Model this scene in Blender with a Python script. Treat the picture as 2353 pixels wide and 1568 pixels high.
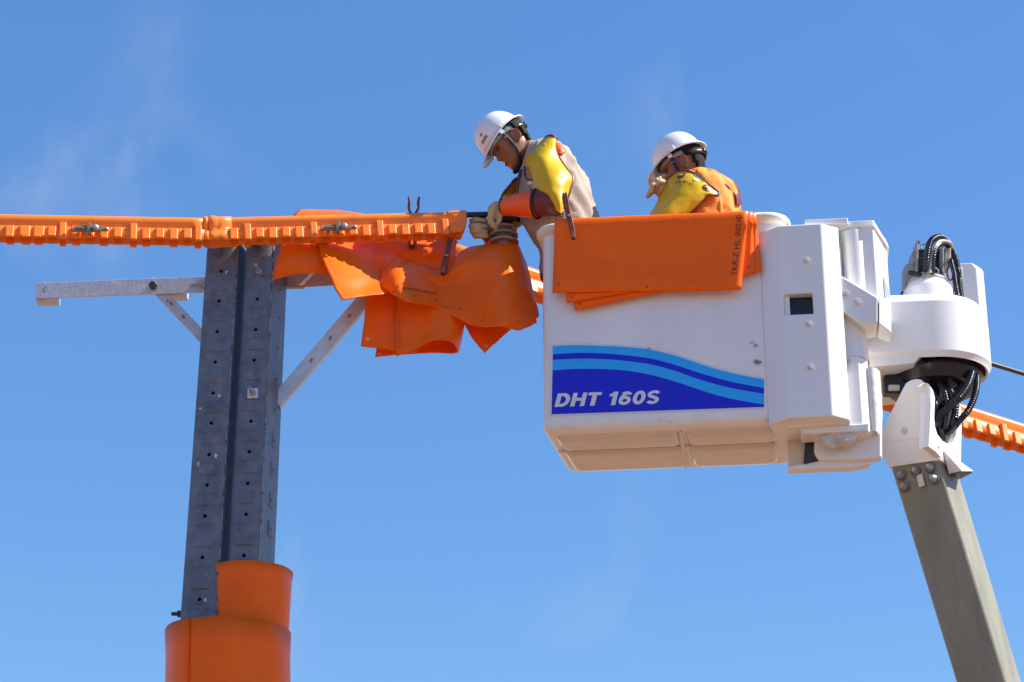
import bpy, bmesh, math, random
import numpy as np
from mathutils import Vector, Matrix, noise as mnoise
R = math.radians
random.seed(7)
for o in list(bpy.data.objects): bpy.data.objects.remove(o)
sc = bpy.context.scene
C = sc.collection
# ------------------------------------------------------------------ camera
F, W, CX, CY = 5000.0, 2353.0, 1176.5, 784.0      # focal length and centre in picture units (2353 wide)
TH = R(22.6)
CAM = Vector((0, 0, 1.6))
YB = 9.2                                           # distance of the pole front
cd = bpy.data.cameras.new('camera'); cam = bpy.data.objects.new('camera', cd); C.objects.link(cam)
cam.location = CAM; cam.rotation_euler = (R(90) + TH, 0, 0)
cd.sensor_width = 36; cd.lens = F / W * 36; cd.clip_end = 3000; cd.clip_start = 0.1
sc.camera = cam
sc.render.resolution_x = 1024; sc.render.resolution_y = 682
# ------------------------------------------------------------------ light
SUN_EL, SUN_FRONT = R(46), R(6.5)                    # sun from the right, a touch on the camera's side
sdir = Vector((math.cos(SUN_EL) * math.cos(SUN_FRONT), -math.cos(SUN_EL) * math.sin(SUN_FRONT), math.sin(SUN_EL)))
sl = bpy.data.lights.new('sun', 'SUN'); so = bpy.data.objects.new('sun', sl); C.objects.link(so)
sl.energy = 4.8; sl.angle = R(0.53); sl.color = (1.0, 0.94, 0.85)
so.rotation_euler = sdir.to_track_quat('Z', 'Y').to_euler()
wd = bpy.data.worlds.new('World'); sc.world = wd; wd.use_nodes = True
nt = wd.node_tree; nt.nodes.clear()
sky = nt.nodes.new('ShaderNodeTexSky'); sky.sky_type = 'NISHITA'; sky.sun_disc = False
sky.sun_elevation = SUN_EL; sky.sun_rotation = math.atan2(sdir.x, sdir.y)
sky.altitude = 3500; sky.air_density = 2.0; sky.dust_density = 0.0; sky.ozone_density = 10.0
hsv = nt.nodes.new('ShaderNodeHueSaturation'); hsv.inputs['Saturation'].default_value = 1.23; hsv.inputs['Hue'].default_value = 0.509
gam = nt.nodes.new('ShaderNodeGamma'); gam.inputs['Gamma'].default_value = 0.72
nt.links.new(sky.outputs[0], gam.inputs['Color']); nt.links.new(gam.outputs[0], hsv.inputs['Color'])
tc = nt.nodes.new('ShaderNodeTexCoord')
mp = nt.nodes.new('ShaderNodeMapping'); mp.inputs['Location'].default_value = (4.07, 5.04, 8.32)
mp.inputs['Rotation'].default_value = (0, R(35), 0); mp.inputs['Scale'].default_value = (9, 9, 5.5)
nz = nt.nodes.new('ShaderNodeTexNoise'); nz.inputs['Scale'].default_value = 1.0; nz.inputs['Detail'].default_value = 7
nz.inputs['Roughness'].default_value = 0.52; nz.inputs['Distortion'].default_value = 0.4
cr = nt.nodes.new('ShaderNodeMapRange'); cr.inputs['From Min'].default_value = 0.53; cr.inputs['From Max'].default_value = 0.78
cr.interpolation_type = 'SMOOTHSTEP'; cr.inputs['To Max'].default_value = 0.32
mx = nt.nodes.new('ShaderNodeMix'); mx.data_type = 'RGBA'
mx.inputs[7].default_value = (2.0, 2.35, 3.0, 1)
bg = nt.nodes.new('ShaderNodeBackground'); bg.inputs['Strength'].default_value = 0.145
wo = nt.nodes.new('ShaderNodeOutputWorld')
nt.links.new(tc.outputs['Generated'], mp.inputs['Vector']); nt.links.new(mp.outputs[0], nz.inputs['Vector'])
nt.links.new(nz.outputs['Fac'], cr.inputs['Value']); nt.links.new(cr.outputs[0], mx.inputs[0])
nt.links.new(hsv.outputs[0], mx.inputs[6]); nt.links.new(mx.outputs[2], bg.inputs['Color'])
nt.links.new(bg.outputs[0], wo.inputs['Surface'])
vs = sc.view_settings; vs.view_transform = 'Standard'; vs.look = 'None'; vs.exposure = 0.9; vs.gamma = 1.0; vs.use_curve_mapping = False

# ------------------------------------------------------------------ geometry helpers
def ray(u, v):
    x = (u - CX) / F; y = -(v - CY) / F
    return Vector((x, math.cos(TH) - y * math.sin(TH), math.sin(TH) + y * math.cos(TH)))
def P(u, v, Y):
    d = ray(u, v); return CAM + d * ((Y - CAM.y) / d.y)
def p(u, v, dy=0.0): return P(u, v, YB + dy)
def on_plane(u, v, o, n):
    d = ray(u, v); return CAM + d * ((o - CAM).dot(n) / d.dot(n))
PX = 1 / 500.0                                     # metres for one picture unit at the pole

ORG = {}
def thing(name, label, cat, loc, group=None):
    o = bpy.data.objects.new(name, None); C.objects.link(o); o.location = loc
    o.empty_display_size = 0.1
    o['label'] = label; o['category'] = cat
    if group: o['group'] = group
    ORG[o] = Vector(loc); return o
def tag(o, label, cat, group=None):
    o['label'] = label; o['category'] = cat
    if group: o['group'] = group
    return o
def obj(name, vf, m, parent=None, smooth=35, bevel=0, seg=2, solid=0, sub=0, remesh=0, smoothit=0, org=None, label=None):
    verts, faces = vf
    o0 = ORG[parent] if parent is not None else (Vector(org) if org is not None else Vector(verts[0]))
    me = bpy.data.meshes.new(name)
    me.from_pydata([tuple(Vector(v) - o0) for v in verts], [], faces)
    me.validate()
    bm = bmesh.new(); bm.from_mesh(me); bmesh.ops.recalc_face_normals(bm, faces=bm.faces); bm.to_mesh(me); bm.free()
    o = bpy.data.objects.new(name, me); C.objects.link(o)
    if parent is not None: o.parent = parent
    else: o.location = o0
    ORG[o] = o0
    me.materials.append(M[m] if isinstance(m, str) else m)
    if smooth:
        me.shade_smooth() if hasattr(me, 'shade_smooth') else None
        for q in me.polygons: q.use_smooth = True
        if smooth < 180 and not remesh: me.set_sharp_from_angle(angle=R(smooth))
    if remesh:
        md = o.modifiers.new('r', 'REMESH'); md.mode = 'VOXEL'; md.voxel_size = remesh; md.use_smooth_shade = True
    if smoothit:
        md = o.modifiers.new('s', 'SMOOTH'); md.factor = 0.5; md.iterations = smoothit
    if solid:
        md = o.modifiers.new('t', 'SOLIDIFY'); md.thickness = solid; md.offset = 0
    if bevel:
        md = o.modifiers.new('b', 'BEVEL'); md.width = bevel; md.segments = seg; md.limit_method = 'ANGLE'; md.angle_limit = R(30); md.harden_normals = True
    if sub:
        md = o.modifiers.new('u', 'SUBSURF'); md.levels = sub; md.render_levels = sub
    if label: o['label'] = label
    return o
def join(*vfs):
    V, Fc = [], []
    for v, f in vfs:
        n = len(V); V += list(v); Fc += [tuple(i + n for i in q) for q in f]
    return V, Fc
def hexa(a):   # bottom four then top four, same turn
    return list(a), [(3, 2, 1, 0), (4, 5, 6, 7), (0, 1, 5, 4), (1, 2, 6, 5), (2, 3, 7, 6), (3, 0, 4, 7)]
class Frame:
    def __init__(s, o, e1, e2=None, e3=None):
        s.o = Vector(o); s.e1 = Vector(e1).normalized()
        s.e3 = Vector(e3).normalized() if e3 is not None else Vector((0, 0, 1))
        s.e2 = Vector(e2).normalized() if e2 is not None else s.e3.cross(s.e1)
    def __call__(s, x, y, z): return s.o + s.e1 * x + s.e2 * y + s.e3 * z
    def loc(s, w): d = Vector(w) - s.o; return Vector((d.dot(s.e1), d.dot(s.e2), d.dot(s.e3)))
    def px(s, u, v, y=0.0):   # picture point met on this frame's plane y
        return s.loc(on_plane(u, v, s.o + s.e2 * y, s.e2))
def box(fr, x0, x1, y0, y1, z0, z1):
    return hexa([fr(x0, y0, z0), fr(x1, y0, z0), fr(x1, y1, z0), fr(x0, y1, z0), fr(x0, y0, z1), fr(x1, y0, z1), fr(x1, y1, z1), fr(x0, y1, z1)])
WF = Frame((0, 0, 0), (1, 0, 0))
def cbox(c, sx, sy, sz, fr=None):
    fr = Frame(c, fr.e1, fr.e2, fr.e3) if fr else Frame(c, (1, 0, 0))
    return box(fr, -sx / 2, sx / 2, -sy / 2, sy / 2, -sz / 2, sz / 2)
def prism(poly, ext):
    n = len(poly); ext = Vector(ext)
    V = [Vector(q) for q in poly] + [Vector(q) + ext for q in poly]
    return V, [tuple(range(n)), tuple(range(2 * n - 1, n - 1, -1))] + [(i, (i + 1) % n, n + (i + 1) % n, n + i) for i in range(n)]
def loft(rings, cap0=True, cap1=True, closed=True):
    n = len(rings[0]); V = [Vector(q) for r in rings for q in r]; Fc = []
    for k in range(len(rings) - 1):
        for i in range(n if closed else n - 1):
            j = (i + 1) % n
            Fc.append((k * n + i, k * n + j, (k + 1) * n + j, (k + 1) * n + i))
    if cap0: Fc.append(tuple(range(n - 1, -1, -1)))
    if cap1: Fc.append(tuple(range((len(rings) - 1) * n, len(rings) * n)))
    return V, Fc
def cr1(pts, k):
    pts = [np.array(q, float) for q in pts]; n = len(pts); out = []
    for i in range(n - 1):
        a = pts[i - 1] if i else 2 * pts[0] - pts[1]; b = pts[i]; c = pts[i + 1]; d = pts[i + 2] if i + 2 < n else 2 * pts[-1] - pts[-2]
        for s in range(k):
            t = s / k
            out.append(0.5 * (2 * b + (c - a) * t + (2 * a - 5 * b + 4 * c - d) * t * t + (3 * b - a - 3 * c + d) * t ** 3))
    out.append(pts[-1]); return out
def tube(path, rad, n=10, k=1, cap=True, flat=None, up=None):
    path = [Vector(q) for q in (cr1(path, k) if k > 1 else path)]
    m = len(path)
    if not hasattr(rad, '__len__'): rr = [rad] * m
    else:
        xs = np.linspace(0, len(rad) - 1, m); rr = np.interp(xs, range(len(rad)), rad)
    rings = []; ref = None
    for i, q in enumerate(path):
        t = (path[min(i + 1, m - 1)] - path[max(i - 1, 0)]).normalized()
        if ref is None:
            ref = Vector(up) if up is not None else (Vector((0, 0, 1)) if abs(t.z) < 0.9 else Vector((1, 0, 0)))
        a = (ref - t * ref.dot(t)).normalized(); b = t.cross(a); ref = a
        fx = flat or 1.0
        rings.append([q + a * (rr[i] * math.cos(2 * math.pi * j / n)) + b * (rr[i] * fx * math.sin(2 * math.pi * j / n)) for j in range(n)])
    return loft(rings, cap, cap)
def corrugated(path, r, n=10, k=10, pitch=0.012, depth=0.22):
    fine = [Vector(q) for q in cr1(path, 24)]
    L = [0.0]
    for a, b in zip(fine, fine[1:]): L.append(L[-1] + (b - a).length)
    cnt = max(4, int(L[-1] / pitch)) * 4
    arr = np.array([tuple(q) for q in fine]); ss = np.linspace(0, L[-1], cnt)
    pts = [tuple(np.interp(s, L, arr[:, i]) for i in range(3)) for s in ss]
    rad = [r * (1 - depth * (0, 0.35, 1, 0.35)[i % 4]) for i in range(cnt)]
    return tube(pts, rad, n)
def lathe(c, axis, prof, n=24, a0=0, a1=2 * math.pi, cap=True):
    ax = Vector(axis).normalized()
    a = ax.orthogonal().normalized() if abs(ax.x) > 0.9 else (Vector((1, 0, 0)) - ax * ax.x).normalized()
    b = ax.cross(a); full = abs(a1 - a0 - 2 * math.pi) < 1e-6
    cnt = n if full else n + 1
    rings = [[Vector(c) + ax * h + (a * math.cos(a0 + (a1 - a0) * i / n) + b * math.sin(a0 + (a1 - a0) * i / n)) * r for i in range(cnt)] for r, h in prof]
    return loft(rings, cap and full, cap and full, full)
class Sheet:
    """a smooth sheet through a net of control points"""
    def __init__(s, ctrl, k=8):
        rows = [cr1(r, k) for r in ctrl]
        cols = list(zip(*rows))
        g = [cr1(c, k) for c in cols]            # g[col][row]
        s.g = np.array(g).transpose(1, 0, 2)     # [row][col][xyz]
    def rough(s, amp, sc_):
        for i in range(s.g.shape[0]):
            for j in range(s.g.shape[1]):
                q = Vector(s.g[i, j]); s.g[i, j] += np.array(mnoise.noise_vector(q * sc_)) * amp + np.array(mnoise.noise_vector(q * sc_ * 2.7)) * amp * .4
        return s
    def vf(s):
        a, b, _ = s.g.shape
        V = [Vector(q) for q in s.g.reshape(-1, 3)]
        return V, [(i * b + j, i * b + j + 1, (i + 1) * b + j + 1, (i + 1) * b + j) for i in range(a - 1) for j in range(b - 1)]
    def at(s, r, c):
        a, b, _ = s.g.shape; x = min(max(r, 0), 1) * (a - 1); y = min(max(c, 0), 1) * (b - 1)
        i = min(int(x), a - 2); j = min(int(y), b - 2); fx = x - i; fy = y - j; g = s.g
        q = (g[i, j] * (1 - fx) + g[i + 1, j] * fx) * (1 - fy) + (g[i, j + 1] * (1 - fx) + g[i + 1, j + 1] * fx) * fy
        du = Vector(g[i, j + 1] - g[i, j]); dv = Vector(g[i + 1, j] - g[i, j])
        n = du.cross(dv); n = n.normalized() if n.length > 1e-9 else Vector((0, -1, 0))
        q = Vector(q)
        if n.dot(CAM - q) < 0: n = -n
        return q, n, du.normalized(), dv.normalized()
    def find(s, u, v):   # sheet parameters nearest to a picture point
        best = None; a, b, _ = s.g.shape
        for i in range(a):
            for j in range(b):
                q = Vector(s.g[i, j]) - CAM
                d = q.dot(Vector((0, math.cos(TH), math.sin(TH))))
                x = CX + F * q.x / d; y = CY - F * q.dot(Vector((0, -math.sin(TH), math.cos(TH)))) / d
                e = (x - u) ** 2 + (y - v) ** 2 + 400 * (s.g[i, j][1] - YB)
                if best is None or e < best[0]: best = (e, i / (a - 1), j / (b - 1))
        return best[1], best[2]
def text_mesh(body, size=1.0, shear=0.0, bold=0.0, space=1.0):
    cu = bpy.data.curves.new('t', 'FONT'); cu.body = body; cu.size = size; cu.shear = shear; cu.offset = bold; cu.space_character = space
    cu.resolution_u = 4
    o = bpy.data.objects.new('t', cu); C.objects.link(o)
    bpy.context.view_layer.update()
    me = bpy.data.meshes.new_from_object(o.evaluated_get(bpy.context.evaluated_depsgraph_get()))
    V = [(v.co.x, v.co.y) for v in me.vertices]; Fc = [tuple(q.vertices) for q in me.polygons]
    bpy.data.objects.remove(o); bpy.data.meshes.remove(me); bpy.data.curves.remove(cu)
    return V, Fc
def text_on_sheet(sh, body, u0, v0, u1, v1, h, parent, m='ink', off=0.0045, name='lettering'):
    V, Fc = text_mesh(body)
    x0 = min(q[0] for q in V); x1 = max(q[0] for q in V)
    r0, c0 = sh.find(u0, v0); r1, c1 = sh.find(u1, v1)
    w = (sh.at(r1, c1)[0] - sh.at(r0, c0)[0]).length
    out = []
    for x, y in V:
        t = (x - x0) / (x1 - x0)
        q, n, du, dv = sh.at(r0 + (r1 - r0) * t, c0 + (c1 - c0) * t)
        q2 = sh.at(r0 + (r1 - r0) * min(t + .03, 1.0), c0 + (c1 - c0) * min(t + .03, 1.0))[0] if t < .97 else None
        d = (sh.at(r1, c1)[0] - sh.at(r0, c0)[0]).normalized() if q2 is None else (q2 - q).normalized()
        up = n.cross(d)
        out.append(q + up * (y * h) + n * off)
    return obj(name, (out, Fc), m, parent, smooth=0)
def eyelet(sh, u, v, parent, r=0.006, m='eyelet', name='eyelet'):
    a, b = sh.find(u, v); q, n, _, _ = sh.at(a, b)
    return obj(name, lathe(q - n * 0.004, n, [(r, 0), (r, 0.0072), (r * 0.6, 0.0076), (r * 0.55, 0.006)], 10), m, parent)

# ------------------------------------------------------------------ materials
M = {}
def mat(name, col, rough=0.5, var=0.1, scale=6, bump=0.0, bscale=60, metal=0.0, coat=0.0, stretch=None, spec=0.5, dirt=None, sss=0.0, dscale=14, dth=(0.66, 0.72), trans=0.0):
    m = bpy.data.materials.new(name); m.use_nodes = True; n = m.node_tree; b = n.nodes['Principled BSDF']; M[name] = m
    b.inputs['Roughness'].default_value = rough; b.inputs['Metallic'].default_value = metal
    b.inputs['Coat Weight'].default_value = coat; b.inputs['Coat Roughness'].default_value = 0.12
    b.inputs['Specular IOR Level'].default_value = spec
    if sss: b.inputs['Subsurface Weight'].default_value = sss; b.inputs['Subsurface Radius'].default_value = (0.02, 0.008, 0.004)
    t = n.nodes.new('ShaderNodeTexCoord'); mpn = n.nodes.new('ShaderNodeMapping'); n.links.new(t.outputs['Object'], mpn.inputs[0])
    if stretch: mpn.inputs['Scale'].default_value = stretch
    z = n.nodes.new('ShaderNodeTexNoise'); z.inputs['Scale'].default_value = scale; z.inputs['Detail'].default_value = 6; z.inputs['Roughness'].default_value = 0.6
    n.links.new(mpn.outputs[0], z.inputs['Vector'])
    mr = n.nodes.new('ShaderNodeMapRange'); mr.inputs['From Min'].default_value = 0.3; mr.inputs['From Max'].default_value = 0.7
    n.links.new(z.outputs['Fac'], mr.inputs['Value'])
    mi = n.nodes.new('ShaderNodeMix'); mi.data_type = 'RGBA'
    c = Vector(col); mi.inputs[6].default_value = (*(c * (1 - var)), 1); mi.inputs[7].default_value = (*[min(1, q * (1 + var)) for q in c], 1)
    n.links.new(mr.outputs[0], mi.inputs[0]); outc = mi.outputs[2]
    if dirt:
        z2 = n.nodes.new('ShaderNodeTexNoise'); z2.inputs['Scale'].default_value = dscale; z2.inputs['Detail'].default_value = 8; z2.inputs['Roughness'].default_value = 0.72
        n.links.new(t.outputs['Object'], z2.inputs['Vector'])
        r2 = n.nodes.new('ShaderNodeMapRange'); r2.inputs['From Min'].default_value = dth[0]; r2.inputs['From Max'].default_value = dth[1]; r2.inputs['To Max'].default_value = dirt[3]
        n.links.new(z2.outputs['Fac'], r2.inputs['Value'])
        m2 = n.nodes.new('ShaderNodeMix'); m2.data_type = 'RGBA'; n.links.new(r2.outputs[0], m2.inputs[0]); n.links.new(outc, m2.inputs[6])
        m2.inputs[7].default_value = (*dirt[:3], 1); outc = m2.outputs[2]
    n.links.new(outc, b.inputs['Base Color'])
    rr = n.nodes.new('ShaderNodeMapRange'); rr.inputs['To Min'].default_value = max(0, rough - 0.08); rr.inputs['To Max'].default_value = min(1, rough + 0.08)
    n.links.new(z.outputs['Fac'], rr.inputs['Value']); n.links.new(rr.outputs[0], b.inputs['Roughness'])
    if bump:
        zb = n.nodes.new('ShaderNodeTexNoise'); zb.inputs['Scale'].default_value = bscale; zb.inputs['Detail'].default_value = 4
        n.links.new(mpn.outputs[0], zb.inputs['Vector'])
        bp = n.nodes.new('ShaderNodeBump'); bp.inputs['Strength'].default_value = bump; bp.inputs['Distance'].default_value = 0.01
        n.links.new(zb.outputs['Fac'], bp.inputs['Height']); n.links.new(bp.outputs[0], b.inputs['Normal'])
    return m
mat('rubber', (1.0, 0.142, 0.002), 0.36, 0.09, 5, 0.05, 22, spec=0.2, dirt=(0.62, 0.08, 0.005, 0.35), dscale=8, dth=(0.5, 0.78))
mat('rubber_hose', (0.94, 0.225, 0.02), 0.36, 0.06, 6, 0.04, 40, spec=0.4, dirt=(0.45, 0.10, 0.02, 0.6), dscale=16, dth=(0.56, 0.76))
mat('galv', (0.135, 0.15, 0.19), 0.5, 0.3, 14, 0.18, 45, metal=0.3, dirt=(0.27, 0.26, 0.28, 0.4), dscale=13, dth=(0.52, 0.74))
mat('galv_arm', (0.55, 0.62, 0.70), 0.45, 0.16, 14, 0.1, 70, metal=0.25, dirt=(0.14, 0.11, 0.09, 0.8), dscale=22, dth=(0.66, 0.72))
mat('galv_worn', (0.34, 0.32, 0.32), 0.6, 0.4, 60, 0.3, 90, metal=0.2, dirt=(0.05, 0.05, 0.06, 0.9), dscale=30, dth=(0.5, 0.56))
mat('galv_bolt', (0.36, 0.37, 0.40), 0.4, 0.2, 40, 0.1, 100, metal=0.5)
mat('steel_dark', (0.03, 0.03, 0.035), 0.5, 0.3, 20, 0.1, 60)
mat('black', (0.012, 0.012, 0.014), 0.35, 0.3, 20)
mat('black_gloss', (0.012, 0.013, 0.02), 0.25, 0.3, 20)
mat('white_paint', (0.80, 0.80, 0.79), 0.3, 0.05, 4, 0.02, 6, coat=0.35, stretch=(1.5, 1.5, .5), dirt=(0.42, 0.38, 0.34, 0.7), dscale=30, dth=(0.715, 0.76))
mat('white_gloss_shaded', (0.64, 0.60, 0.54), 0.12, 0.05, 5, 0.16, 7, coat=1.0, dirt=(0.3, 0.26, 0.22, 0.6), dscale=20, dth=(0.66, 0.72))  # bucket gelcoat again, shade of the underside put into a darker base colour
mat('white_cover', (0.80, 0.80, 0.79), 0.34, 0.03, 3, 0.01, 10, coat=0.25, dirt=(0.35, 0.33, 0.30, 0.7), dscale=24, dth=(0.745, 0.77))
mat('rim_cream', (0.76, 0.72, 0.63), 0.4, 0.05, 8, dirt=(0.4, 0.33, 0.24, 0.6), dscale=18, dth=(0.62, 0.7))
mat('inner_cream', (0.62, 0.58, 0.48), 0.5, 0.08, 8)
mat('putty', (0.60, 0.58, 0.45), 0.5, 0.1, 40)
mat('grey_part', (0.30, 0.295, 0.285), 0.5, 0.12, 20, 0.05, 60)
mat('grey_ring', (0.40, 0.39, 0.35), 0.45, 0.12, 30, metal=0.3)
mat('decal_blue', (0.004, 0.004, 0.62), 0.4, 0.05, 8, dirt=(0.5, 0.5, 0.6, 0.8), dscale=40, dth=(0.76, 0.78))
mat('decal_sky', (0.02, 0.42, 1.0), 0.35, 0.04, 8, dirt=(0.5, 0.5, 0.5, 0.8), dscale=38, dth=(0.76, 0.78))
mat('scuff', (0.42, 0.41, 0.40), 0.7, 0.3, 60)
mat('decal_film', (0.70, 0.70, 0.70), 0.25, 0.03, 8)
mat('decal_white', (0.72, 0.72, 0.72), 0.35, 0.03, 30)
mat('ink', (0.10, 0.02, 0.012), 0.6, 0.3, 90)
mat('ink_faint', (0.42, 0.09, 0.02), 0.6, 0.2, 90)
mat('ink_dark', (0.03, 0.03, 0.03), 0.6, 0.3, 60)
mat('eyelet', (0.05, 0.012, 0.006), 0.6, 0.2, 60)
mat('fibreglass', (0.25, 0.24, 0.17), 0.42, 0.22, 5, 0.12, 160, stretch=(1.6, 1.6, 0.35), dirt=(0.42, 0.42, 0.36, 0.35), dscale=30, dth=(0.56, 0.75))
mat('insulator', (0.27, 0.245, 0.235), 0.32, 0.15, 20, coat=0.3)
mat('cable', (0.014, 0.014, 0.018), 0.35, 0.2, 30)
mat('peg', (0.17, 0.032, 0.014), 0.42, 0.2, 30)
mat('peg_pad', (0.30, 0.10, 0.035), 0.5, 0.2, 30)
mat('clamp_brown', (0.19, 0.155, 0.10), 0.55, 0.2, 40, 0.1, 80)
mat('chalk_and_holelight', (0.7, 0.7, 0.7), 0.9, 0.1, 90)
mat('skin', (0.30, 0.115, 0.062), 0.45, 0.14, 18, 0.05, 120, sss=0.08)
mat('hair', (0.010, 0.009, 0.008), 0.75, 0.3, 60, 0.15, 90, spec=0.2)
mat('lip', (0.24, 0.08, 0.055), 0.45, 0.1, 60)
mat('eye_white', (0.10, 0.06, 0.045), 0.4, 0.02, 60)
mat('shirt_beige', (0.385, 0.32, 0.255), 0.85, 0.07, 16, 0.25, 40)
mat('shirt_orange', (0.90, 0.27, 0.035), 0.8, 0.07, 12, 0.25, 40)
mat('trousers', (0.11, 0.10, 0.11), 0.85, 0.1, 12, 0.2, 40)
mat('yellow_rubber', (0.64, 0.41, 0.005), 0.38, 0.07, 7, 0.08, 22, spec=0.3, dirt=(0.5, 0.30, 0.01, 0.3), dscale=9, dth=(0.62, 0.76))
mat('maroon', (0.155, 0.022, 0.024), 0.42, 0.15, 14)
mat('glove_orange', (0.95, 0.11, 0.006), 0.45, 0.06, 12)
mat('leather', (0.52, 0.40, 0.23), 0.75, 0.18, 26, 0.3, 60)
mat('helmet_white', (0.80, 0.80, 0.80), 0.28, 0.02, 6, coat=0.3)
mat('webbing', (0.015, 0.016, 0.02), 0.7, 0.3, 90)
mat('harness', (0.32, 0.36, 0.42), 0.4, 0.1, 40)
mat('green_tape', (0.0, 0.24, 0.09), 0.5, 0.05, 30)
mat('sticker', (0.75, 0.75, 0.62), 0.5, 0.03, 30)
mat('red_mark', (0.35, 0.03, 0.03), 0.5, 0.05, 30)
mat('plastic_bag', (0.60, 0.60, 0.58), 0.35, 0.12, 14, 0.3, 30)
mat('paper', (0.72, 0.66, 0.66), 0.6, 0.05, 40)
mat('ground_soil', (0.215, 0.115, 0.062), 0.9, 0.85, 1.1, 0.3, 6)
mat('concrete', (0.35, 0.33, 0.30), 0.9, 0.1, 4)

# ------------------------------------------------------------------ ground
g = obj('ground', ([(-1500, -1500, 0), (1500, -1500, 0), (1500, 1500, 0), (-1500, 1500, 0)], [(0, 1, 2, 3)]), 'ground_soil', org=(0, 0, 0), smooth=0)
g['kind'] = 'structure'
# ------------------------------------------------------------------ the pole: two pressed steel columns
def lerp(a, b, t): return a + (b - a) * t
GROUND_V = 2900
pole = thing('power_pole', 'twin column grey galvanised steel pole with rows of bolt holes', 'pole', (p(515, 1283, 0.1).x, YB + 0.1, 0))
PXC = p(520, 1000).x - .12
def column(name, top, bot, holes, skip_hole=()):
    # top, bot: picture edges of the front at v=570 and v=1283
    def edges(v):
        t = (v - 570) / (1283 - 570)
        return lerp(top[0], bot[0], t), lerp(top[1], bot[1], t)
    rows = [(547, 0)]
    for h in holes: rows += [(h - 24.5, 0), (h - 22.3, 1), (h - 5.2, 1), (h + 5.2, 1), (h + 20.3, 1), (h + 22.3, 0)]
    rows += [(1440, 0), (1600, 0)]
    ts = [0, .06, .2, .23, .43, .57, .77, .8, .94, 1]
    rings = []; zs = []
    for v, pk in rows:
        uL, uR = edges(v); a = p(uL, v); b = p(uR, v); z = a.z; r = []
        for t in ts:
            q = 1 - abs(2 * t - 1) ** 2
            if pk and .19 < t < .81: q = 0.64
            if t in (0, 1): q = -0.25
            r.append(Vector((lerp(a.x, b.x, t), YB - 0.020 * q - .13 * (lerp(a.x, b.x, t) - PXC), z)))
        wid = b.x - a.x
        r += [Vector((b.x + .006, YB + .02, z)), Vector((b.x + .040, YB + .17, z)), Vector((b.x + .038, YB + .19, z)),
              Vector((a.x + .048, YB + .19, z)), Vector((a.x + .040, YB + .17, z)), Vector((a.x - .002, YB + .02, z))]
        rings.append(r); zs.append(z)
    # on down to the ground
    d = (rings[-1][0].x - rings[0][0].x) / (zs[-1] - zs[0]); dr = (rings[-1][9].x - rings[0][9].x) / (zs[-1] - zs[0])
    last = rings[-1]; zl = zs[-1]
    rings.append([Vector((q.x + (d if q.x < (last[0].x + last[9].x) / 2 else dr) * (0 - zl), q.y, 0.0)) for q in last])
    V, Fc = loft(rings, True, True)
    n = len(rings[0]); drop = set()
    k = 1
    for h in holes:
        if h not in skip_hole: drop.add((k + 2, 4))
        k += 6
    keep = []
    for idx, f in enumerate(Fc):
        rr, cc = divmod(idx, n)
        if rr < len(rings) - 1 and (rr, cc) in drop: continue
        keep.append(f)
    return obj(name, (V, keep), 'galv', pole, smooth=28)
HL = [628, 696, 766, 836, 907, 976, 1048, 1118, 1189, 1284, 1380]
HR = [625, 696, 766, 836, 905, 976, 1046, 1118, 1189, 1283, 1380]
colL = column('column', (475.7, 550.4), (424, 508), HL)
colR = column('column', (567.7, 632.8), (525.8, 600), HR, (625, 905))
for (tp, bt, hs, sk_) in (((475.7, 550.4), (424, 508), HL, ()), ((567.7, 632.8), (525.8, 600), HR, (625, 905))):
    for h in hs:
        if h in sk_: continue
        tt = (h - 570) / 713; x_ = (p(lerp(tp[0], bt[0], tt), h).x + p(lerp(tp[1], bt[1], tt), h).x) / 2
        obj('hole_rim', lathe(Vector((x_, YB - .0128 - .13 * (x_ - PXC), p(500, h).z)), (0, 1, 0), [(.021, -.0006), (.0092, -.0012), (.0085, .0), (.0085, .02)], 14, cap=False), 'galv', pole, smooth=30)
    for tq, rr_ in ((.97, .0035),):
        pts_ = []
        for v_ in np.linspace(575, 1420, 24):
            tt = (v_ - 570) / 713; x_ = lerp(p(lerp(tp[0], bt[0], tt), v_).x, p(lerp(tp[1], bt[1], tt), v_).x, tq)
            pts_.append(Vector((x_ + random.uniform(-.0012, .0012), YB - .0015 - .13 * (x_ - PXC), p(500, v_).z)))
        obj('seam', tube(pts_, [rr_ * random.uniform(.5, 1.2) for _ in pts_], 6), 'galv_worn', pole)
# pressed pads with holes along the visible side
for i, v in enumerate([666, 731, 800, 872, 941, 1012, 1080, 1150, 1217]):
    t = (v - 570) / 713; u = lerp(646, 617, t)
    a = p(u, v, 0.09)
    fr = Frame(a, Vector((0.034, 0.15, 0)), None)
    o = obj('side_pad', box(fr, -.022, .022, -.004, .001, -.036, .036), 'galv', pole, bevel=.003)
    obj('pad_hole', lathe(fr(0, -.0045, 0), -fr.e2, [(.007, 0), (.007, .0012), (.004, .0005)], 10), 'black', o)
def washer_bolt(u, v, rot, ln):
    c = p(u, v, -.014 - .13 * (p(u, v).x - PXC))
    fr = Frame(c, (math.cos(rot), 0, math.sin(rot)), (0, 1, 0), (-math.sin(rot), 0, math.cos(rot)))
    w = obj('washer', box(fr, -.024, .024, -.006, .0, -.024, .024), 'galv_arm' if rot < .1 else 'galv', pole, bevel=.001)
    obj('nut', lathe(c + Vector((0, -.006, 0)), (0, -1, 0), [(.015, 0), (.015, .014), (.013, .016)], 6), 'galv_bolt', w, smooth=20)
    obj('bolt', lathe(c + Vector((0, -.02, 0)), (-.25, -1, .22), [(.0085, 0), (.0085, ln), (.006, ln + .003)], 10), 'galv_bolt', w)
washer_bolt(596, 627, .62, .05)
washer_bolt(581, 905, .03, .035)
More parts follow.
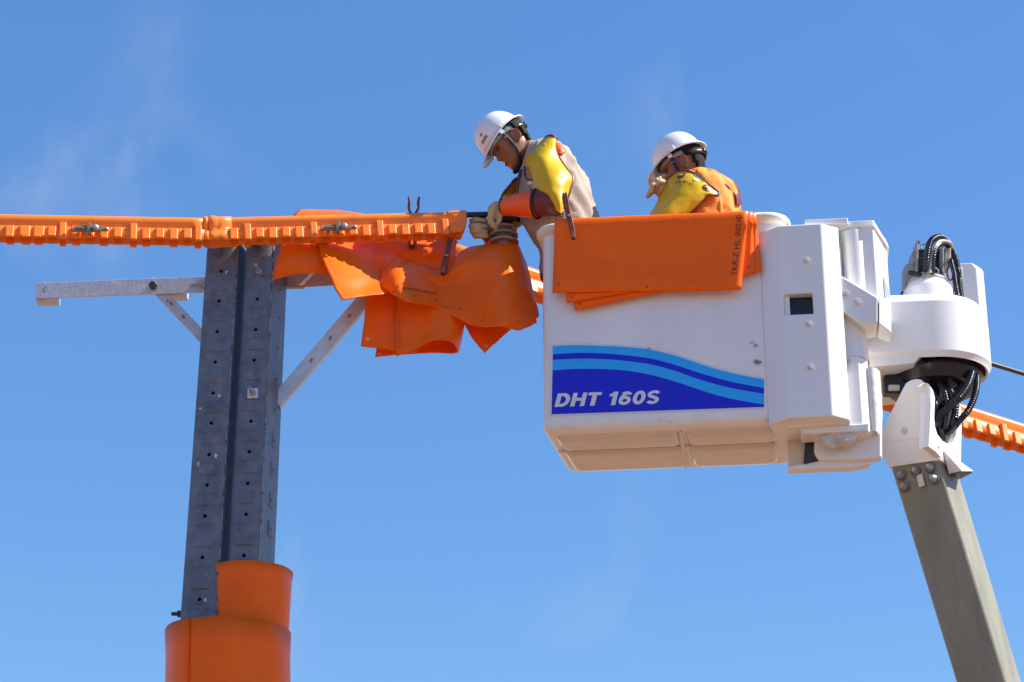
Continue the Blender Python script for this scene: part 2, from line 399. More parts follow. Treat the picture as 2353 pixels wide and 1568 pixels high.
def rod(name, a, b, r, parent, m='galv_bolt'):
    return obj(name, tube([a, b], r, 10), m, parent)
rod('step_bolt', p(437, 657, .07), p(480, 657, .07), .0085, pole)
obj('nut', lathe(p(463, 657, .07), (1, 0, 0), [(.016, 0), (.016, .016)], 6), 'galv_bolt', pole, smooth=20)
rod('step_bolt', p(394, 1411, .07), p(425, 1411, .07), .0085, pole, 'steel_dark')
obj('nut', lathe(p(408, 1411, .07), (1, 0, 0), [(.015, 0), (.015, .014)], 6), 'steel_dark', pole, smooth=20)
rod('step_bolt', p(655, 661, .06), p(700, 660, .06), .0085, pole)
for (u, v, k) in [(519, 628, 2), (503, 910, 3), (495, 1047, 3), (455, 1066, 3), (470, 1379, 3), (460, 940, 2)]:
    vs_, fs_ = [], []
    for j in range(k):
        a = R(-35 + 35 * j + random.uniform(-8, 8)); c = Vector((u - 4, v, 0)); l = random.uniform(6, 11)
        e = c + Vector((math.cos(a) * l, math.sin(a) * l * .8, 0)); nn = Vector((-math.sin(a), math.cos(a), 0)) * .9
        s = c + (e - c) * .35
        b = len(vs_); vs_ += [p(*(s + nn)[:2], -.055), p(*(e + nn)[:2], -.055), p(*(e - nn)[:2], -.055), p(*(s - nn)[:2], -.055)]; fs_.append((b, b + 1, b + 2, b + 3))
    obj('chalk_mark', (vs_, fs_), 'chalk_and_holelight', pole, smooth=0)

# ------------------------------------------------------------------ crossarm through the pole
arm = thing('crossarm', 'pale galvanised crossarm of angle bars with diagonal braces bolted to the pole', 'crossarm', p(565, 660, .3))
def bar_px(name, a, b, dyA, dyB, ha, hb, th, m, par, bevel=.002):
    # flat bar seen from the front: a, b picture points of the top edge; ha, hb heights in picture units
    q = [p(a[0], a[1] + ha, dyA), p(b[0], b[1] + hb, dyB), p(b[0], b[1] + hb, dyB) + Vector((0, th, 0)), p(a[0], a[1] + ha, dyA) + Vector((0, th, 0)),
         p(a[0], a[1], dyA), p(b[0], b[1], dyB), p(b[0], b[1], dyB) + Vector((0, th, 0)), p(a[0], a[1], dyA) + Vector((0, th, 0))]
    return obj(name, hexa(q), m, par, bevel=bevel)
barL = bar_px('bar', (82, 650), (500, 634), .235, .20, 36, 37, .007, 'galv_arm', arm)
q0, q1 = p(82, 650, .235), p(500, 634, .20)
obj('bar_flange', hexa([q0 + Vector((0, .0075, -.007)), q1 + Vector((0, .0075, -.007)), q1 + Vector((0, .07, -.007)), q0 + Vector((0, .07, -.007)),
                        q0 + Vector((0, .0075, -.0005)), q1 + Vector((0, .0075, -.0005)), q1 + Vector((0, .07, -.0005)), q0 + Vector((0, .07, -.0005))]), 'galv_arm', arm)
for (u0, u1, v0) in [(81, 130, 686), (386, 427, 674)]:
    a, b = p(u0, v0, .236), p(u1, v0, .236); s = b.x - a.x; fr = Frame(a + Vector((0, .009, 0)), (1, 0, 0))
    obj('angle_lug', join(box(fr, 0, s, 0, .075, -.002, .004), box(fr, s - .006, s, 0, .075, .0045, .03)), 'galv_arm', arm)
for (u, v) in [(106, 666), (398, 656)]:
    obj('arm_hole', lathe(p(u, v, .2335), (0, -1, 0), [(.014, -.004), (.014, .0006), (.011, .0004), (.0105, -.003)], 14), 'steel_dark', arm)
obj('arm_hole', lathe(p(151, 664, .2335), (0, -1, 0), [(.011, -.004), (.011, .0006), (.008, .0004)], 14), 'chalk_and_holelight', arm)  # pale disc painted in for light showing through this hole
obj('hex_bolt', lathe(p(352, 657, .205), (0, -1, 0), [(.020, -.02), (.020, .014), (.017, .017)], 6), 'steel_dark', arm, smooth=20)
def strut(a, b, w, dy0, dy1, name='brace'):
    A = Vector((a[0], a[1], 0)); B = Vector((b[0], b[1], 0)); d = (B - A).normalized(); nn = Vector((-d.y, d.x, 0)) * w / 2
    P4 = [(A + nn, dy0), (B + nn, dy1), (B - nn, dy1), (A - nn, dy0)]
    f = [p(q.x, q.y, dy) for q, dy in P4]
    o = obj(name, prism(f, (0, .006, 0)), 'galv_arm', arm, bevel=.001)
    e = [f[3], f[2], f[2] + Vector((0, .04, .004)), f[3] + Vector((0, .04, .004))]
    obj('brace_flange', prism([q + Vector((0, .0065, 0)) for q in e], (0, .0, -.006)), 'galv_arm', o, bevel=.001)
    return o
b1 = strut((342, 644), (500, 812), 25, .222, .212)
b2 = strut((850, 670), (632, 924), 29, .10, .12)
def mark(parent, cu, cv, dy, l, w, ang, m='steel_dark', name='stain'):
    d = Vector((math.cos(ang), math.sin(ang), 0)); nn = Vector((-d.y, d.x, 0))
    q = [Vector((cu, cv, 0)) + d * l * s + nn * w * t for s, t in ((-.5, -.5), (.5, -.5), (.6, .4), (-.4, .5))]
    return obj(name, ([p(a.x, a.y, dy) for a in q], [(0, 1, 2, 3)]), m, parent, smooth=0)
for t in (.32, .5): mark(b1, lerp(342, 500, t), lerp(644, 812, t), .2135, 9, 4, .8, 'galv')
for t in (.22, .42, .62): mark(b2, lerp(850, 632, t), lerp(670, 924, t), .098, 10, 4, -.9, 'galv')
# the arm goes on to the right under the blankets, to the post insulator
bar_px('bar', (610, 632), (1196, 594), .20, .20, 34, 33, .007, 'galv_arm', arm)
mark(arm, 726, 652, .193, 26, 6, -.05, 'paper', 'paper_tag')

# ------------------------------------------------------------------ post insulator
iz = p(1158, 560, 0.02)
ins = thing('post_insulator', 'brown grey ribbed post insulator standing out of the orange blanket peak', 'insulator', p(1158, 575, .02))
ic = p(1158, 572, 0.02); S = 1 / 460.0
obj('core', lathe(ic, (0, 0, 1), [(.034, -.03), (.034, .0), (.036, .10), (.030, .132), (.026, .15)], 24), 'insulator', ins)
for k, (v, r) in enumerate([(555, .069), (538.5, .066), (523.5, .062)]):
    h = (572 - v) * S
    obj('shed', lathe(ic + Vector((0, 0, h)), (0, 0, 1), [(.034, -.004), (r - .008, -.010), (r, -.010), (r + .002, -.003), (r - .012, .006), (.036, .014)], 32, cap=False), 'insulator', ins, smooth=60, solid=0)
obj('head', lathe(ic + Vector((0, 0, .118)), (0, 0, 1), [(.03, 0), (.045, .008), (.047, .018), (.034, .026), (.032, .038), (.02, .044)], 24), 'steel_dark', ins)

# ------------------------------------------------------------------ conductors
wire = tag(obj('conductor', tube([p(-260, 506, -.40), p(300, 509, -.19), p(700, 506, -.08), p(1080, 494, .0), p(1150, 494, .02), p(1200, 508, .06), p(1320, 545, .22), p(2277, 836, 1.9), p(2600, 934, 2.6)], .0135, 10, 6), 'cable', org=p(1150, 494, .02)),
           'black insulated conductor running from the left line hose past the insulator', 'cable')

# ------------------------------------------------------------------ orange line hoses
def line_hose(label, A, B, rib_u, pad_u, sc=1.0, r=.027, clamp=None, cuff=None, endcap=None, group='orange line hoses', teeth=True, splay=.008, roll=-2):
    t = thing('line_hose', label, 'line hose', (A + B) / 2, group)
    d = (B - A).normalized(); up = (Vector((0, 0, 1)) - d * d.z).normalized(); side = d.cross(up)      # side: away from the camera
    if side.y < 0: side = -side
    L = (B - A).length
    cr_, sr_ = math.cos(R(roll)), math.sin(R(roll)); side, up = side * cr_ - up * sr_ * 0 + up * 0 + (up * sr_), up * cr_ - side * sr_
    side.normalize(); up.normalize(); up = -up if up.z < 0 else up
    prof = []
    for a in np.linspace(0, 180, 13): prof.append((-r * math.cos(R(a)), r * math.sin(R(a))))
    sk = [(-r * .72, -r * .75), (-r * .62, -r * 1.15), (-r * .85 - splay * .3, -r * 1.7), (-r * .9 - splay, -r * 3.5)]
    prof = [(a * sc, b * sc) for a, b in (sk[::-1] + prof + [(-x, z) for x, z in sk])]
    rings = [[A + d * s + side * x + up * z for x, z in prof] for s in np.linspace(0, L, 24)]
    sag = .006
    obj('tube', loft(rings, False, False, False), 'rubber_hose', t, smooth=50, solid=.005)
    def s_of(u):
        a, b = scr(A)[0], scr(B)[0]; return (u - a) / (b - a) * L
    def piece(name, s, w, z0, z1, pr, sg):
        x0a = (-r * .82 - splay * max(0, (-z1 / r - 1.5) / 2.5)) ; x0b = (-r * .88 - splay * (-z0 / r - 1.5) / 2.5)
        q = []
        for z, xx, tw in ((z0, x0b, .92), (z1, x0a, 1.0)):
            for ds, dx in ((-w / 2 * tw, .001), (w / 2 * tw, .001), (w / 2 * .86 * tw, -pr), (-w / 2 * .86 * tw, -pr)):
                q.append(A + d * (s + ds * sc) + side * ((xx + dx) * sc * sg) + up * (z * sc))
        obj(name, hexa(q), 'rubber_hose', t, bevel=.004 * sc, seg=2, smooth=40)
    for sg in (1, -1):
        for u in rib_u: piece('rib', s_of(u), .035, -r * 3.85, -r * .7, .016, sg)
        for i, u in enumerate(pad_u):
            piece('pad', s_of(u), .043, -r * (3.45 if i % 2 else 3.7), -r * 1.45, .015, sg)
    if clamp:
        s = s_of(clamp); x = -r * 1.05 - splay - .016
        fr = Frame(A + d * s + side * x * sc - up * r * 2.35 * sc, d, side, up)
        c = obj('clamp', box(fr, -.085, .03, -.012, .0, -.016, .016), 'clamp_brown', t, bevel=.007, seg=3)
        obj('clamp_boss', join(box(fr, -.012, .006, -.02, .001, -.03, .03), box(fr, -.07, -.0125, -.0165, -.0125, -.004, .004)), 'clamp_brown', c, bevel=.002)
        obj('clamp_tongue', box(fr, .0305, .085, -.010, .0, -.011, .011), 'clamp_brown', c, bevel=.005)
        obj('clamp_screw', lathe(fr(.025, -.014, .002), -side, [(.017, -.01), (.014, .010), (.007, .016)], 12), 'galv_bolt', c)
        obj('clamp_screw', lathe(fr(.075, -.010, .0), -side, [(.008, -.006), (.007, .006), (.003, .009)], 10), 'galv_bolt', c)
        obj('clamp_eye', lathe(fr(-.074, -.0125, .0), -side, [(.010, 0), (.010, .001), (.006, .0015)], 12), 'rubber_hose', c)
    if cuff:
        s = s_of(cuff)
        def ring(s, k, ext=0): return [A + d * s + side * (x * k) + up * (z * k if z > -r * 2 else z * (1 + .03 * (k - 1)) - ext) for x, z in prof]
        obj('collar', loft([ring(s + x, k, .006) for x, k in ((-.02, 1.16), (-.008, 1.36), (.006, 1.40), (.018, 1.22), (.03, 1.17), (.085, 1.15))], False, False, False), 'rubber_hose', t, smooth=60, solid=.005)
        obj('cuff_bead', loft([ring(s - .032 + x, k, .004) for x, k in ((-.010, 1.12), (-.006, 1.28), (.006, 1.28), (.010, 1.12))], False, False, False), 'rubber_hose', t, smooth=60, solid=.004)
    if endcap:
        s = s_of(endcap)
        def ring(s, k, ext=0): return [A + d * (s + (0.0 if z > -r * 2.5 else sh * (-z / r - 2.5) / 1.5)) + side * (x * k) + up * (z * k if z > -r * 2 else z * 1.0 - ext) for x, z in prof]
        rr = []
        for x, k, sh in ((-.03, 1.05, 0), (-.016, 1.2, 0), (.0, 1.27, 0), (.055, 1.27, -.03), (.062, 1.2, -.035)):
            rr.append([A + d * (s + x + (sh * max(0, (-z / r - 1.0) / 3))) + side * (xx * k) + up * (z * k if z > -r * 2 else z * .98) for xx, z in prof])
        obj('end_bell', loft(rr, False, False, False), 'rubber_hose', t, smooth=60, solid=.005)
    return t
def scr(w):
    q = Vector(w) - CAM; dd = q.dot(Vector((0, math.cos(TH), math.sin(TH))))
    return CX + F * q.x / dd, CY - F * q.dot(Vector((0, -math.sin(TH), math.cos(TH)))) / dd
HA0, HA1 = p(-150, 505, -.34), p(470, 516, -.16)
line_hose('orange line hose on the left, ribbed guard with brown clamp, left of the collar joint', HA0, HA1,
          [-180, -19, 142.5, 304.8, 455], [x for b in (-168, -7) for x in (b + 29, b + 61, b + 93, b + 125)] + [173, 205, 237, 269, 334, 366, 398, 430][:8] + [59, 91],
          clamp=205)
HB0, HB1 = p(476, 516, -.155), p(1046, 502, -.005)
line_hose('orange line hose crossing the pole, with rolled collar joint and open bell end', HB0, HB1,
          [566, 716, 868, 1019], [535, 593, 623, 653, 683, 746, 776, 806, 836, 896, 926, 956, 986], clamp=772, cuff=489, endcap=1040)
HC0, HC1 = p(1000, 563, .28), p(2480, 1030, 2.35)
line_hose('orange line hose sloping down behind the bucket to the far right', HC0, HC1,
          [1100, 1240, 2060, 2163, 2267, 2370], [1150, 1190, 2095, 2130, 2200, 2234, 2300, 2336], sc=1.25, group='orange line hoses')
# ------------------------------------------------------------------ rubber blankets over the crossarm
def blanket(label, net, k=8, th=.006, cat='blanket', group='orange rubber blankets on the crossarm', m='rubber'):
    sh = Sheet([[p(*q) for q in row] for row in net], k).rough(.006, 7)
    o = obj('rubber_blanket', sh.vf(), m, org=sh.at(.5, .5)[0], smooth=180, solid=th)
    tag(o, label, cat, group); return o, sh
# tent over the back, its dark flap hanging left of the hose
bA, sA = blanket('dark orange blanket flap hanging beside the pole top, behind the line hose', [
    [(700, 560, .36), (735, 560, .35), (775, 558, .33), (815, 560, .30), (850, 570, .3)],
    [(674, 500, .30), (715, 497, .29), (760, 497, .28), (810, 500, .26), (850, 510, .26)],
    [(690, 483.5, .22), (725, 484, .21), (770, 485, .20), (815, 489, .19), (850, 495, .2)],
    [(674, 500, .12), (705, 500, .11), (760, 500, .10), (805, 504, .09), (850, 510, .09)],
    [(652, 552, -.03), (695, 560, -.04), (742, 565, -.02), (790, 575, .04), (840, 590, .06)],
    [(634, 605, -.05), (680, 600, -.07), (740, 605, -.06), (790, 612, .0), (840, 615, .05)],
    [(619, 647, -.03), (664, 633, -.055), (720, 629, -.06), (780, 628, -.01), (840, 630, .05)]], 6)
eyelet(sA, 730, 493, bA, .005)
# sunlit blanket in the middle
bB, sB = blanket('bright sunlit orange blanket with a corner at lower left under the line hose', [
    [(720, 530, .02), (765, 524, .06), (815, 522, .12), (860, 530, .16), (900, 545, .17), (950, 560, .2)],
    [(731, 560, -.06), (772, 553, .0), (825, 550, .07), (868, 560, .13), (905, 575, .14), (955, 595, .16)],
    [(743, 598, -.13), (785, 592, -.07), (830, 588, .0), (862, 592, .08), (900, 598, .06), (950, 610, .1)],
    [(757, 636, -.18), (800, 632, -.13), (838, 628, -.05), (864, 626, .03), (893, 632, -.02), (940, 640, .05)],
    [(771, 668, -.21), (810, 664, -.17), (846, 660, -.11), (874, 652, -.05), (895, 654, -.04), (940, 668, .04)],
    [(784, 690, -.23), (818, 684, -.20), (850, 679, -.16), (880, 675, -.12), (902, 675, -.06), (940, 690, .03)]], 7)
eyelet(sB, 790, 678, bB)
text_on_sheet(sB, '2049', 755, 595, 770, 632, .022, bB, 'ink_faint')
# back panel seen above the saddle
bF, sF = blanket('orange blanket panel standing behind the line hose at its right end', [
    [(838, 500, .22), (890, 500, .24), (950, 505, .24), (1010, 520, .22), (1050, 556, .2)],
    [(836, 530, .16), (890, 535, .18), (950, 540, .19), (1005, 548, .18), (1046, 572, .17)],
    [(842, 568, .12), (893, 574, .12), (950, 578, .12), (1005, 583, .12), (1048, 596, .12)],
    [(848, 615, .12), (893, 622, .12), (950, 622, .12), (1005, 625, .12), (1048, 628, .12)]], 7)
# big draped blanket with a peak over the insulator
bC, sC = blanket('large orange blanket draped over the insulator with a tented peak and inked lettering', [
    [(925, 690, .22), (960, 690, .24), (1000, 700, .24), (1040, 720, .26), (1080, 735, .28), (1125, 745, .30), (1168, 752, .30), (1205, 756, .26), (1232, 742, .18)],
    [(905, 640, .2), (945, 640, .2), (985, 650, .2), (1030, 640, .2), (1075, 625, .2), (1120, 610, .2), (1165, 600, .2), (1195, 615, .2), (1222, 660, .16)],
    [(884, 604, .12), (922, 594, .12), (968, 610, .11), (1018, 622, .10), (1066, 576, .09), (1118, 562, .08), (1158, 557, .06), (1186, 562, .06), (1206, 600, .07)],
    [(876, 620, .02), (912, 604, .00), (962, 622, .03), (1012, 634, .02), (1058, 606, -.02), (1112, 585, -.05), (1160, 574, -.065), (1192, 582, -.02), (1213, 630, .03)],
    [(872, 642, -.03), (916, 628, -.08), (966, 644, .0), (1016, 654, .03), (1062, 644, -.02), (1112, 636, -.10), (1162, 634, -.18), (1203, 640, -.06), (1223, 662, .02)],
    [(876, 655, -.06), (920, 662, -.14), (970, 674, -.05), (1018, 684, .0), (1066, 692, -.05), (1112, 696, -.14), (1164, 694, -.25), (1212, 694, -.11), (1232, 695, .0)],
    [(884, 666, -.08), (928, 691, -.17), (977, 701, -.10), (1022, 715, -.04), (1068, 739, -.08), (1112, 752, -.17), (1154, 750, -.28), (1194, 759, -.20), (1238, 727, -.05)]], 7)
text_on_sheet(sC, 'TCM/M/KLM/01', 910, 664, 1004, 678, .026, bC, 'ink')
for u, v in [(907, 670), (951, 681), (1003, 690), (1056, 711), (1108, 734), (1190, 742), (933, 635)]: eyelet(sC, u, v, bC)
# hanging pair of blankets below
bD, sD = blanket('flat orange blanket panel hanging below the crossarm with a punched corner', [
    [(846, 660, .03), (880, 660, .03), (925, 665, .03), (975, 680, .04)],
    [(840, 705, .03), (875, 708, .02), (920, 715, .03), (970, 720, .04)],
    [(834, 750, .03), (870, 753, .03), (915, 757, .03), (965, 760, .04)],
    [(829.5, 795.5, .03), (865, 800, .03), (910, 805, .03), (960, 812, .04)]], 5)
eyelet(sD, 847, 783, bD, .007, 'decal_white')
bE, sE = blanket('orange blanket folded into a hanging loop, open round end at lower right', [
    [(912, 668, .01), (950, 684, -.02), (1000, 700, -.04), (1045, 712, -.02), (1068, 718, .06), (1052, 720, .15), (1000, 715, .17), (930, 705, .16), (880, 690, .14)],
    [(911, 720, .005), (950, 726, -.02), (1000, 730, -.05), (1046, 736, -.03), (1066, 744, .06), (1050, 750, .15), (1000, 752, .18), (930, 745, .17), (876, 735, .14)],
    [(910, 772, .0), (950, 768, -.02), (1000, 760, -.06), (1046, 764, -.035), (1061, 778, .06), (1046, 788, .15), (998, 792, .19), (925, 788, .18), (869, 782, .14)],
    [(910, 819, -.005), (948, 806, -.02), (996, 784, -.07), (1040, 786, -.04), (1054, 806, .06), (1043, 812, .14), (992, 812, .19), (922, 816, .18), (863, 823, .14)]], 6)
text_on_sheet(sE, 'TCP/M/KLM/02', 917, 722, 916, 800, .014, bE, 'ink_faint')
eyelet(sE, 872, 811, bE, .006, 'decal_white')
bG, sG = blanket('small pointed orange blanket corner hanging below the draped blanket', [
    [(1030, 700, .10), (1085, 712, .09), (1140, 722, .10), (1190, 735, .12)],
    [(1058, 732, .10), (1100, 742, .08), (1142, 745, .10), (1182, 750, .12)],
    [(1085, 775, .09), (1112, 774, .07), (1140, 770, .10), (1168, 764, .12)],
    [(1114, 812, .08), (1120, 806, .08), (1128, 798, .09), (1138, 790, .10)]], 6)
eyelet(sG, 1117, 797, bG, .006, 'decal_white')

# ------------------------------------------------------------------ clothes-peg clamps
def peg(label, top, bot, dy, spread, w=8, depth=.022, flat=False):
    t = thing('blanket_peg', label, 'clamp', p(bot[0], bot[1], dy), 'brown blanket pegs')
    A = Vector((top[0], top[1], 0)); B = Vector((bot[0], bot[1], 0)); d = B - A; nn = Vector((-d.y, d.x, 0)).normalized()
    for sg in (1, -1):
        pts = [(0, spread), (.12, spread * .85), (.22, spread * .95), (.34, spread * .42), (.5, spread * .22), (.62, spread * .45), (.75, spread * .7), (.9, spread * .62), (1, spread * .12)]
        wid = [.55, .8, .6, .9, 1, 1, .9, .8, .7]
        L, Rr = [], []
        for (s, o), q in zip(pts, wid):
            c = A + d * s + nn * o * sg
            L.append(c + nn * w * q / 2); Rr.append(c - nn * w * q / 2)
        poly = [p(q.x, q.y, dy) for q in L + Rr[::-1]]
        o = obj('jaw', prism(poly, (0, depth, 0)), 'peg', t, bevel=.003, smooth=40)
        c = A + d * .9 + nn * spread * .45 * sg
        obj('jaw_pad', prism([p(c.x + x, c.y + y, dy - .003) for x, y in ((-3, -6), (3, -6), (3, 6), (-3, 6))], (0, depth + .006, 0)), 'peg_pad', o, bevel=.002)
    c = A + d * .5
    obj('spring', tube([p(c.x - 4, c.y, dy - .006), p(c.x + 4, c.y, dy - .006)], .006, 8), 'galv_bolt', t)
    return t
peg('brown blanket peg standing above the line hose', (951, 451), (946, 568), .10, 12, 8)
peg('brown blanket peg on the fold left of the insulator', (1036, 546), (1016, 628), -.02, 4, 10, .03)

# ------------------------------------------------------------------ sleeves round the foot of the visible pole
def wrap(name, label, topc, botc, dyc, ru, rl, vt, vb, a0, a1, m='rubber', rim=True, hole=None, tilt=0, lap=None):
    ct = p(topc, vt, dyc); cb = p(botc, vb, dyc)
    rings = []
    for t in np.linspace(0, 1, 9):
        c = ct.lerp(cb, t); r = lerp(ru, rl, t); rr = []
        for a in np.linspace(a0, a1, 41):
            wob = 1 + .014 * math.sin(3 * a + 4 * t) + .008 * math.sin(7 * a - 5 * t)
            flare = (.006 * max(0, 1 - t * 12))
            rr.append(Vector((c.x + (r * wob + flare) * math.cos(a), c.y + (r * wob + flare) * math.sin(a) * .95, c.z + tilt * math.cos(a) * (1 - t))))
        rings.append(rr)
    t = thing(name, label, 'pole sleeve', (cb.x, cb.y, cb.z), 'orange sleeves on the pole')
    obj('sheet', loft(rings, False, False, False), m, t, smooth=180, solid=.007)
    if lap: obj('lapped_edge', loft([[Vector((q.x + (q.x - ct.x) * .035, q.y + (q.y - ct.y) * .035, q.z)) for q in r[lap[0]:lap[1]]] for r in rings], False, False, False), m, t, smooth=180, solid=.006)
    if hole:
        a = rings[1]; q = min((v for r in rings[:3] for v in r if v.y < ct.y), key=lambda v: (scr(v)[0] - hole[0]) ** 2 + (scr(v)[1] - hole[1]) ** 2)
        n = Vector((q.x - ct.x, q.y - ct.y, 0)).normalized()
        obj('sleeve_hole', lathe(q, n, [(.013, -.003), (.013, .0044), (.010, .0046)], 14), 'galv', t)
    return t
wrap('pole_sleeve', 'upper orange rubber sleeve wrapped round the right column of the pole', 573, 571, .11, .184, .168, 1315, 1500, R(190), R(400), hole=(502, 1327), tilt=.0)
lo = wrap('pole_sleeve', 'lower wider orange rubber sleeve round the base of the pole at the bottom edge', 525, 524, .10, .262, .268, 1452, 1900, R(170), R(400), tilt=.0, lap=(0, 13))

# ------------------------------------------------------------------ the work bucket
YAW = R(7)
e1 = Vector((math.cos(YAW), -math.sin(YAW), 0)); e2 = Vector((math.sin(YAW), math.cos(YAW), 0))
BF = Frame(p(1243, 988, -.33), e1, e2)
bx1 = BF.px(1814, 760)[0]; bzt = BF.px(1243, 536)[2]; BD = .60
bucket = thing('work_bucket', 'white fibreglass work bucket with blue wave decal reading DHT 160S', 'bucket', BF(bx1 / 2, BD / 2, 0))
def rrect(x0, x1, y0, y1, r, z, n=6):
    out = []
    for cx, cy, a in ((x1 - r, y0 + r, -90), (x1 - r, y1 - r, 0), (x0 + r, y1 - r, 90), (x0 + r, y0 + r, 180)):
        for i in range(n + 1):
            t = R(a + 90 * i / n); X_, Y_ = cx + r * math.cos(t), cy + r * math.sin(t)
            X_ += .06 * max(0, Y_) / BD * (1 - X_ / bx1); out.append(BF(X_, Y_, z))
    return out
taper = .012; bot = .03
rings = []
for z, ins, r in ((bzt + .01, .0, .07), (bzt - .05, .0, .07), (bzt * .5, .0, .06), (.03, .0, .055), (.012, .004, .055), (.0, .016, .055), (-.007, .032, .05), (-.010, .055, .045)):
    rings.append(rrect(ins, bx1 - ins, ins, BD - ins - taper * (1 - z / bzt), r, z))
obj('shell', loft(rings, False, True), 'white_paint', bucket, smooth=50)
inn = [rrect(.012, bx1 - .012, .012, BD - .012, .06, z) for z in (bzt + .01, .03)]
obj('liner', loft(inn, False, True), 'inner_cream', bucket, smooth=50)
rim = [rrect(-o, bx1 + o, -o, BD + o, .08 + o, bzt + z) for o, z in ((.001, -.012), (.020, -.002), (.030, .012), (.030, .026), (.022, .035), (-.002, .036), (-.012, .030), (-.012, .008))]
obj('rim', loft(rim, False, False), 'rim_cream', bucket, smooth=60)
# raised panels of the underside with grooves between
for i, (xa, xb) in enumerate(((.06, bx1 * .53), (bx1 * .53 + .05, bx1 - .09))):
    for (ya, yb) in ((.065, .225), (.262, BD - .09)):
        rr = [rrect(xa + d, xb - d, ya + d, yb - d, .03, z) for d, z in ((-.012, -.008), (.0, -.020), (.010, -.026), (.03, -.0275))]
        obj('bottom_panel', loft(rr, False, True), 'white_gloss_shaded', bucket, smooth=60)
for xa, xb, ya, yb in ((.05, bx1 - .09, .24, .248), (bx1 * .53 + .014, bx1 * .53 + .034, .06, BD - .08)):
    obj('bottom_rib', box(BF, xa, xb, ya, yb, -.022, -.0095), 'white_gloss_shaded', bucket, bevel=.005)
# wave decal
def zc(x, y): return (1195.2 + x * .42148, 459.7 + y * .42148)
curves = [[(178, 798), (300, 793), (450, 797), (600, 805), (720, 820), (850, 852), (950, 885), (1050, 918), (1150, 945), (1250, 965), (1330, 980)],
          [(178, 843), (330, 835), (480, 840), (620, 853), (740, 872), (860, 905), (980, 945), (1100, 980), (1200, 1003), (1330, 1027)],
          [(178, 873), (320, 867), (470, 870), (600, 882), (720, 900), (840, 932), (960, 975), (1080, 1010), (1180, 1033), (1330, 1059)],
          [(177, 930), (330, 922), (480, 925), (600, 935), (720, 957), (850, 993), (960, 1030), (1080, 1068), (1200, 1095), (1330, 1116)],
          [(172, 1170), (1330, 1129.5)]]
def strip(name, ca, cb, y, m, par, grow=(0, 0)):
    A = cr1([BF.px(*zc(*q)) for q in ca], 6); B = cr1([BF.px(*zc(*q)) for q in cb], 6)
    n = 60
    def res(L):
        xs = [q[0] for q in L]; return [(x, np.interp(x, xs, [q[2] for q in L])) for x in np.linspace(xs[0] - grow[1], xs[-1], n)]
    A, B = res(A), res(B)
    V = [BF(x, y, z + grow[0]) for x, z in A] + [BF(x, y, z - grow[0]) for x, z in B]
    return obj(name, (V, [(i, i + 1, n + i + 1, n + i) for i in range(n - 1)]), m, par, smooth=0)
dec = strip('decal_film', curves[0], curves[4], -.0012, 'decal_film', bucket, (.010, .012))
strip('decal_stripe', curves[0], curves[1], -.0026, 'decal_sky', dec)
strip('decal_stripe', curves[1], curves[2], -.0026, 'decal_blue', dec)
strip('decal_stripe', curves[2], curves[3], -.0026, 'decal_sky', dec)
strip('decal_field', curves[3], curves[4], -.0026, 'decal_blue', dec)
def glyphs(word):
    """heavy slanted capitals as flat strokes in a unit-high box: (verts, faces, width)"""
    w = .25
    def arc(cx, cy, rx, ry, a0, a1, n=14): return [(cx + rx * math.cos(R(lerp(a0, a1, i / n))), cy + ry * math.sin(R(lerp(a0, a1, i / n)))) for i in range(n + 1)]
    G = {'D': (.80, [([(.125, 0), (.125, 1)], w), ([(.2, .1), (.36, .1)], .2), ([(.2, .9), (.36, .9)], .2), (arc(.34, .5, .33, .395, -90, 90), .235)]),
         'H': (.80, [([(.125, 0), (.125, 1)], w), ([(.675, 0), (.675, 1)], w), ([(.2, .52), (.62, .52)], .22)]),
         'T': (.74, [([(.37, 0), (.37, .82)], w + .01), ([(0, .89), (.74, .89)], .22)]),
         '1': (.52, [([(.36, 0), (.36, 1)], w), ([(.05, .70), (.33, .90)], .19)]),
         '6': (.70, [(arc(.35, .32, .235, .225, 0, 360, 22), .215), (arc(.60, .37, .49, .53, 112, 180, 10), .20), (arc(.37, .62, .26, .28, 25, 140, 10), .19)]),
         '0': (.70, [(arc(.35, .5, .235, .395, 0, 360, 26), .23)]),
         'S': (.72, [(arc(.36, .715, .245, .185, 18, 270, 18) + arc(.36, .285, .25, .19, 90, -162, 18)[1:], .215)]),
         ' ': (.28, [])}
    V, Fc, x = [], [], 0
    for ch in word:
        wd_, strokes = G[ch]
        for path, sw in strokes:
            n0 = len(V); m = len(path); closed = (abs(path[0][0] - path[-1][0]) + abs(path[0][1] - path[-1][1])) < 1e-6
            for i, q in enumerate(path):
                a_ = path[max(i - 1, 0)] if not (closed and i == 0) else path[-2]; b_ = path[min(i + 1, m - 1)] if not (closed and i == m - 1) else path[1]
                dx, dy = b_[0] - a_[0], b_[1] - a_[1]; l_ = math.hypot(dx, dy)
                V.append((x + q[0] - dy / l_ * sw / 2, q[1] + dx / l_ * sw / 2, n0)); V.append((x + q[0] + dy / l_ * sw / 2, q[1] - dx / l_ * sw / 2, n0))
            Fc += [(n0 + 2 * i, n0 + 2 * i + 1, n0 + 2 * i + 3, n0 + 2 * i + 2) for i in range(m - 1)]
        x += wd_ + .085
    return V, Fc, x - .085
a, b = BF.px(*zc(187, 1131)), BF.px(*zc(752, 1113)); hh = (BF.px(*zc(215, 1057)) - a)[2]
wtot = glyphs('DHT 160S')[2]; kk = (b[0] - a[0]) / wtot
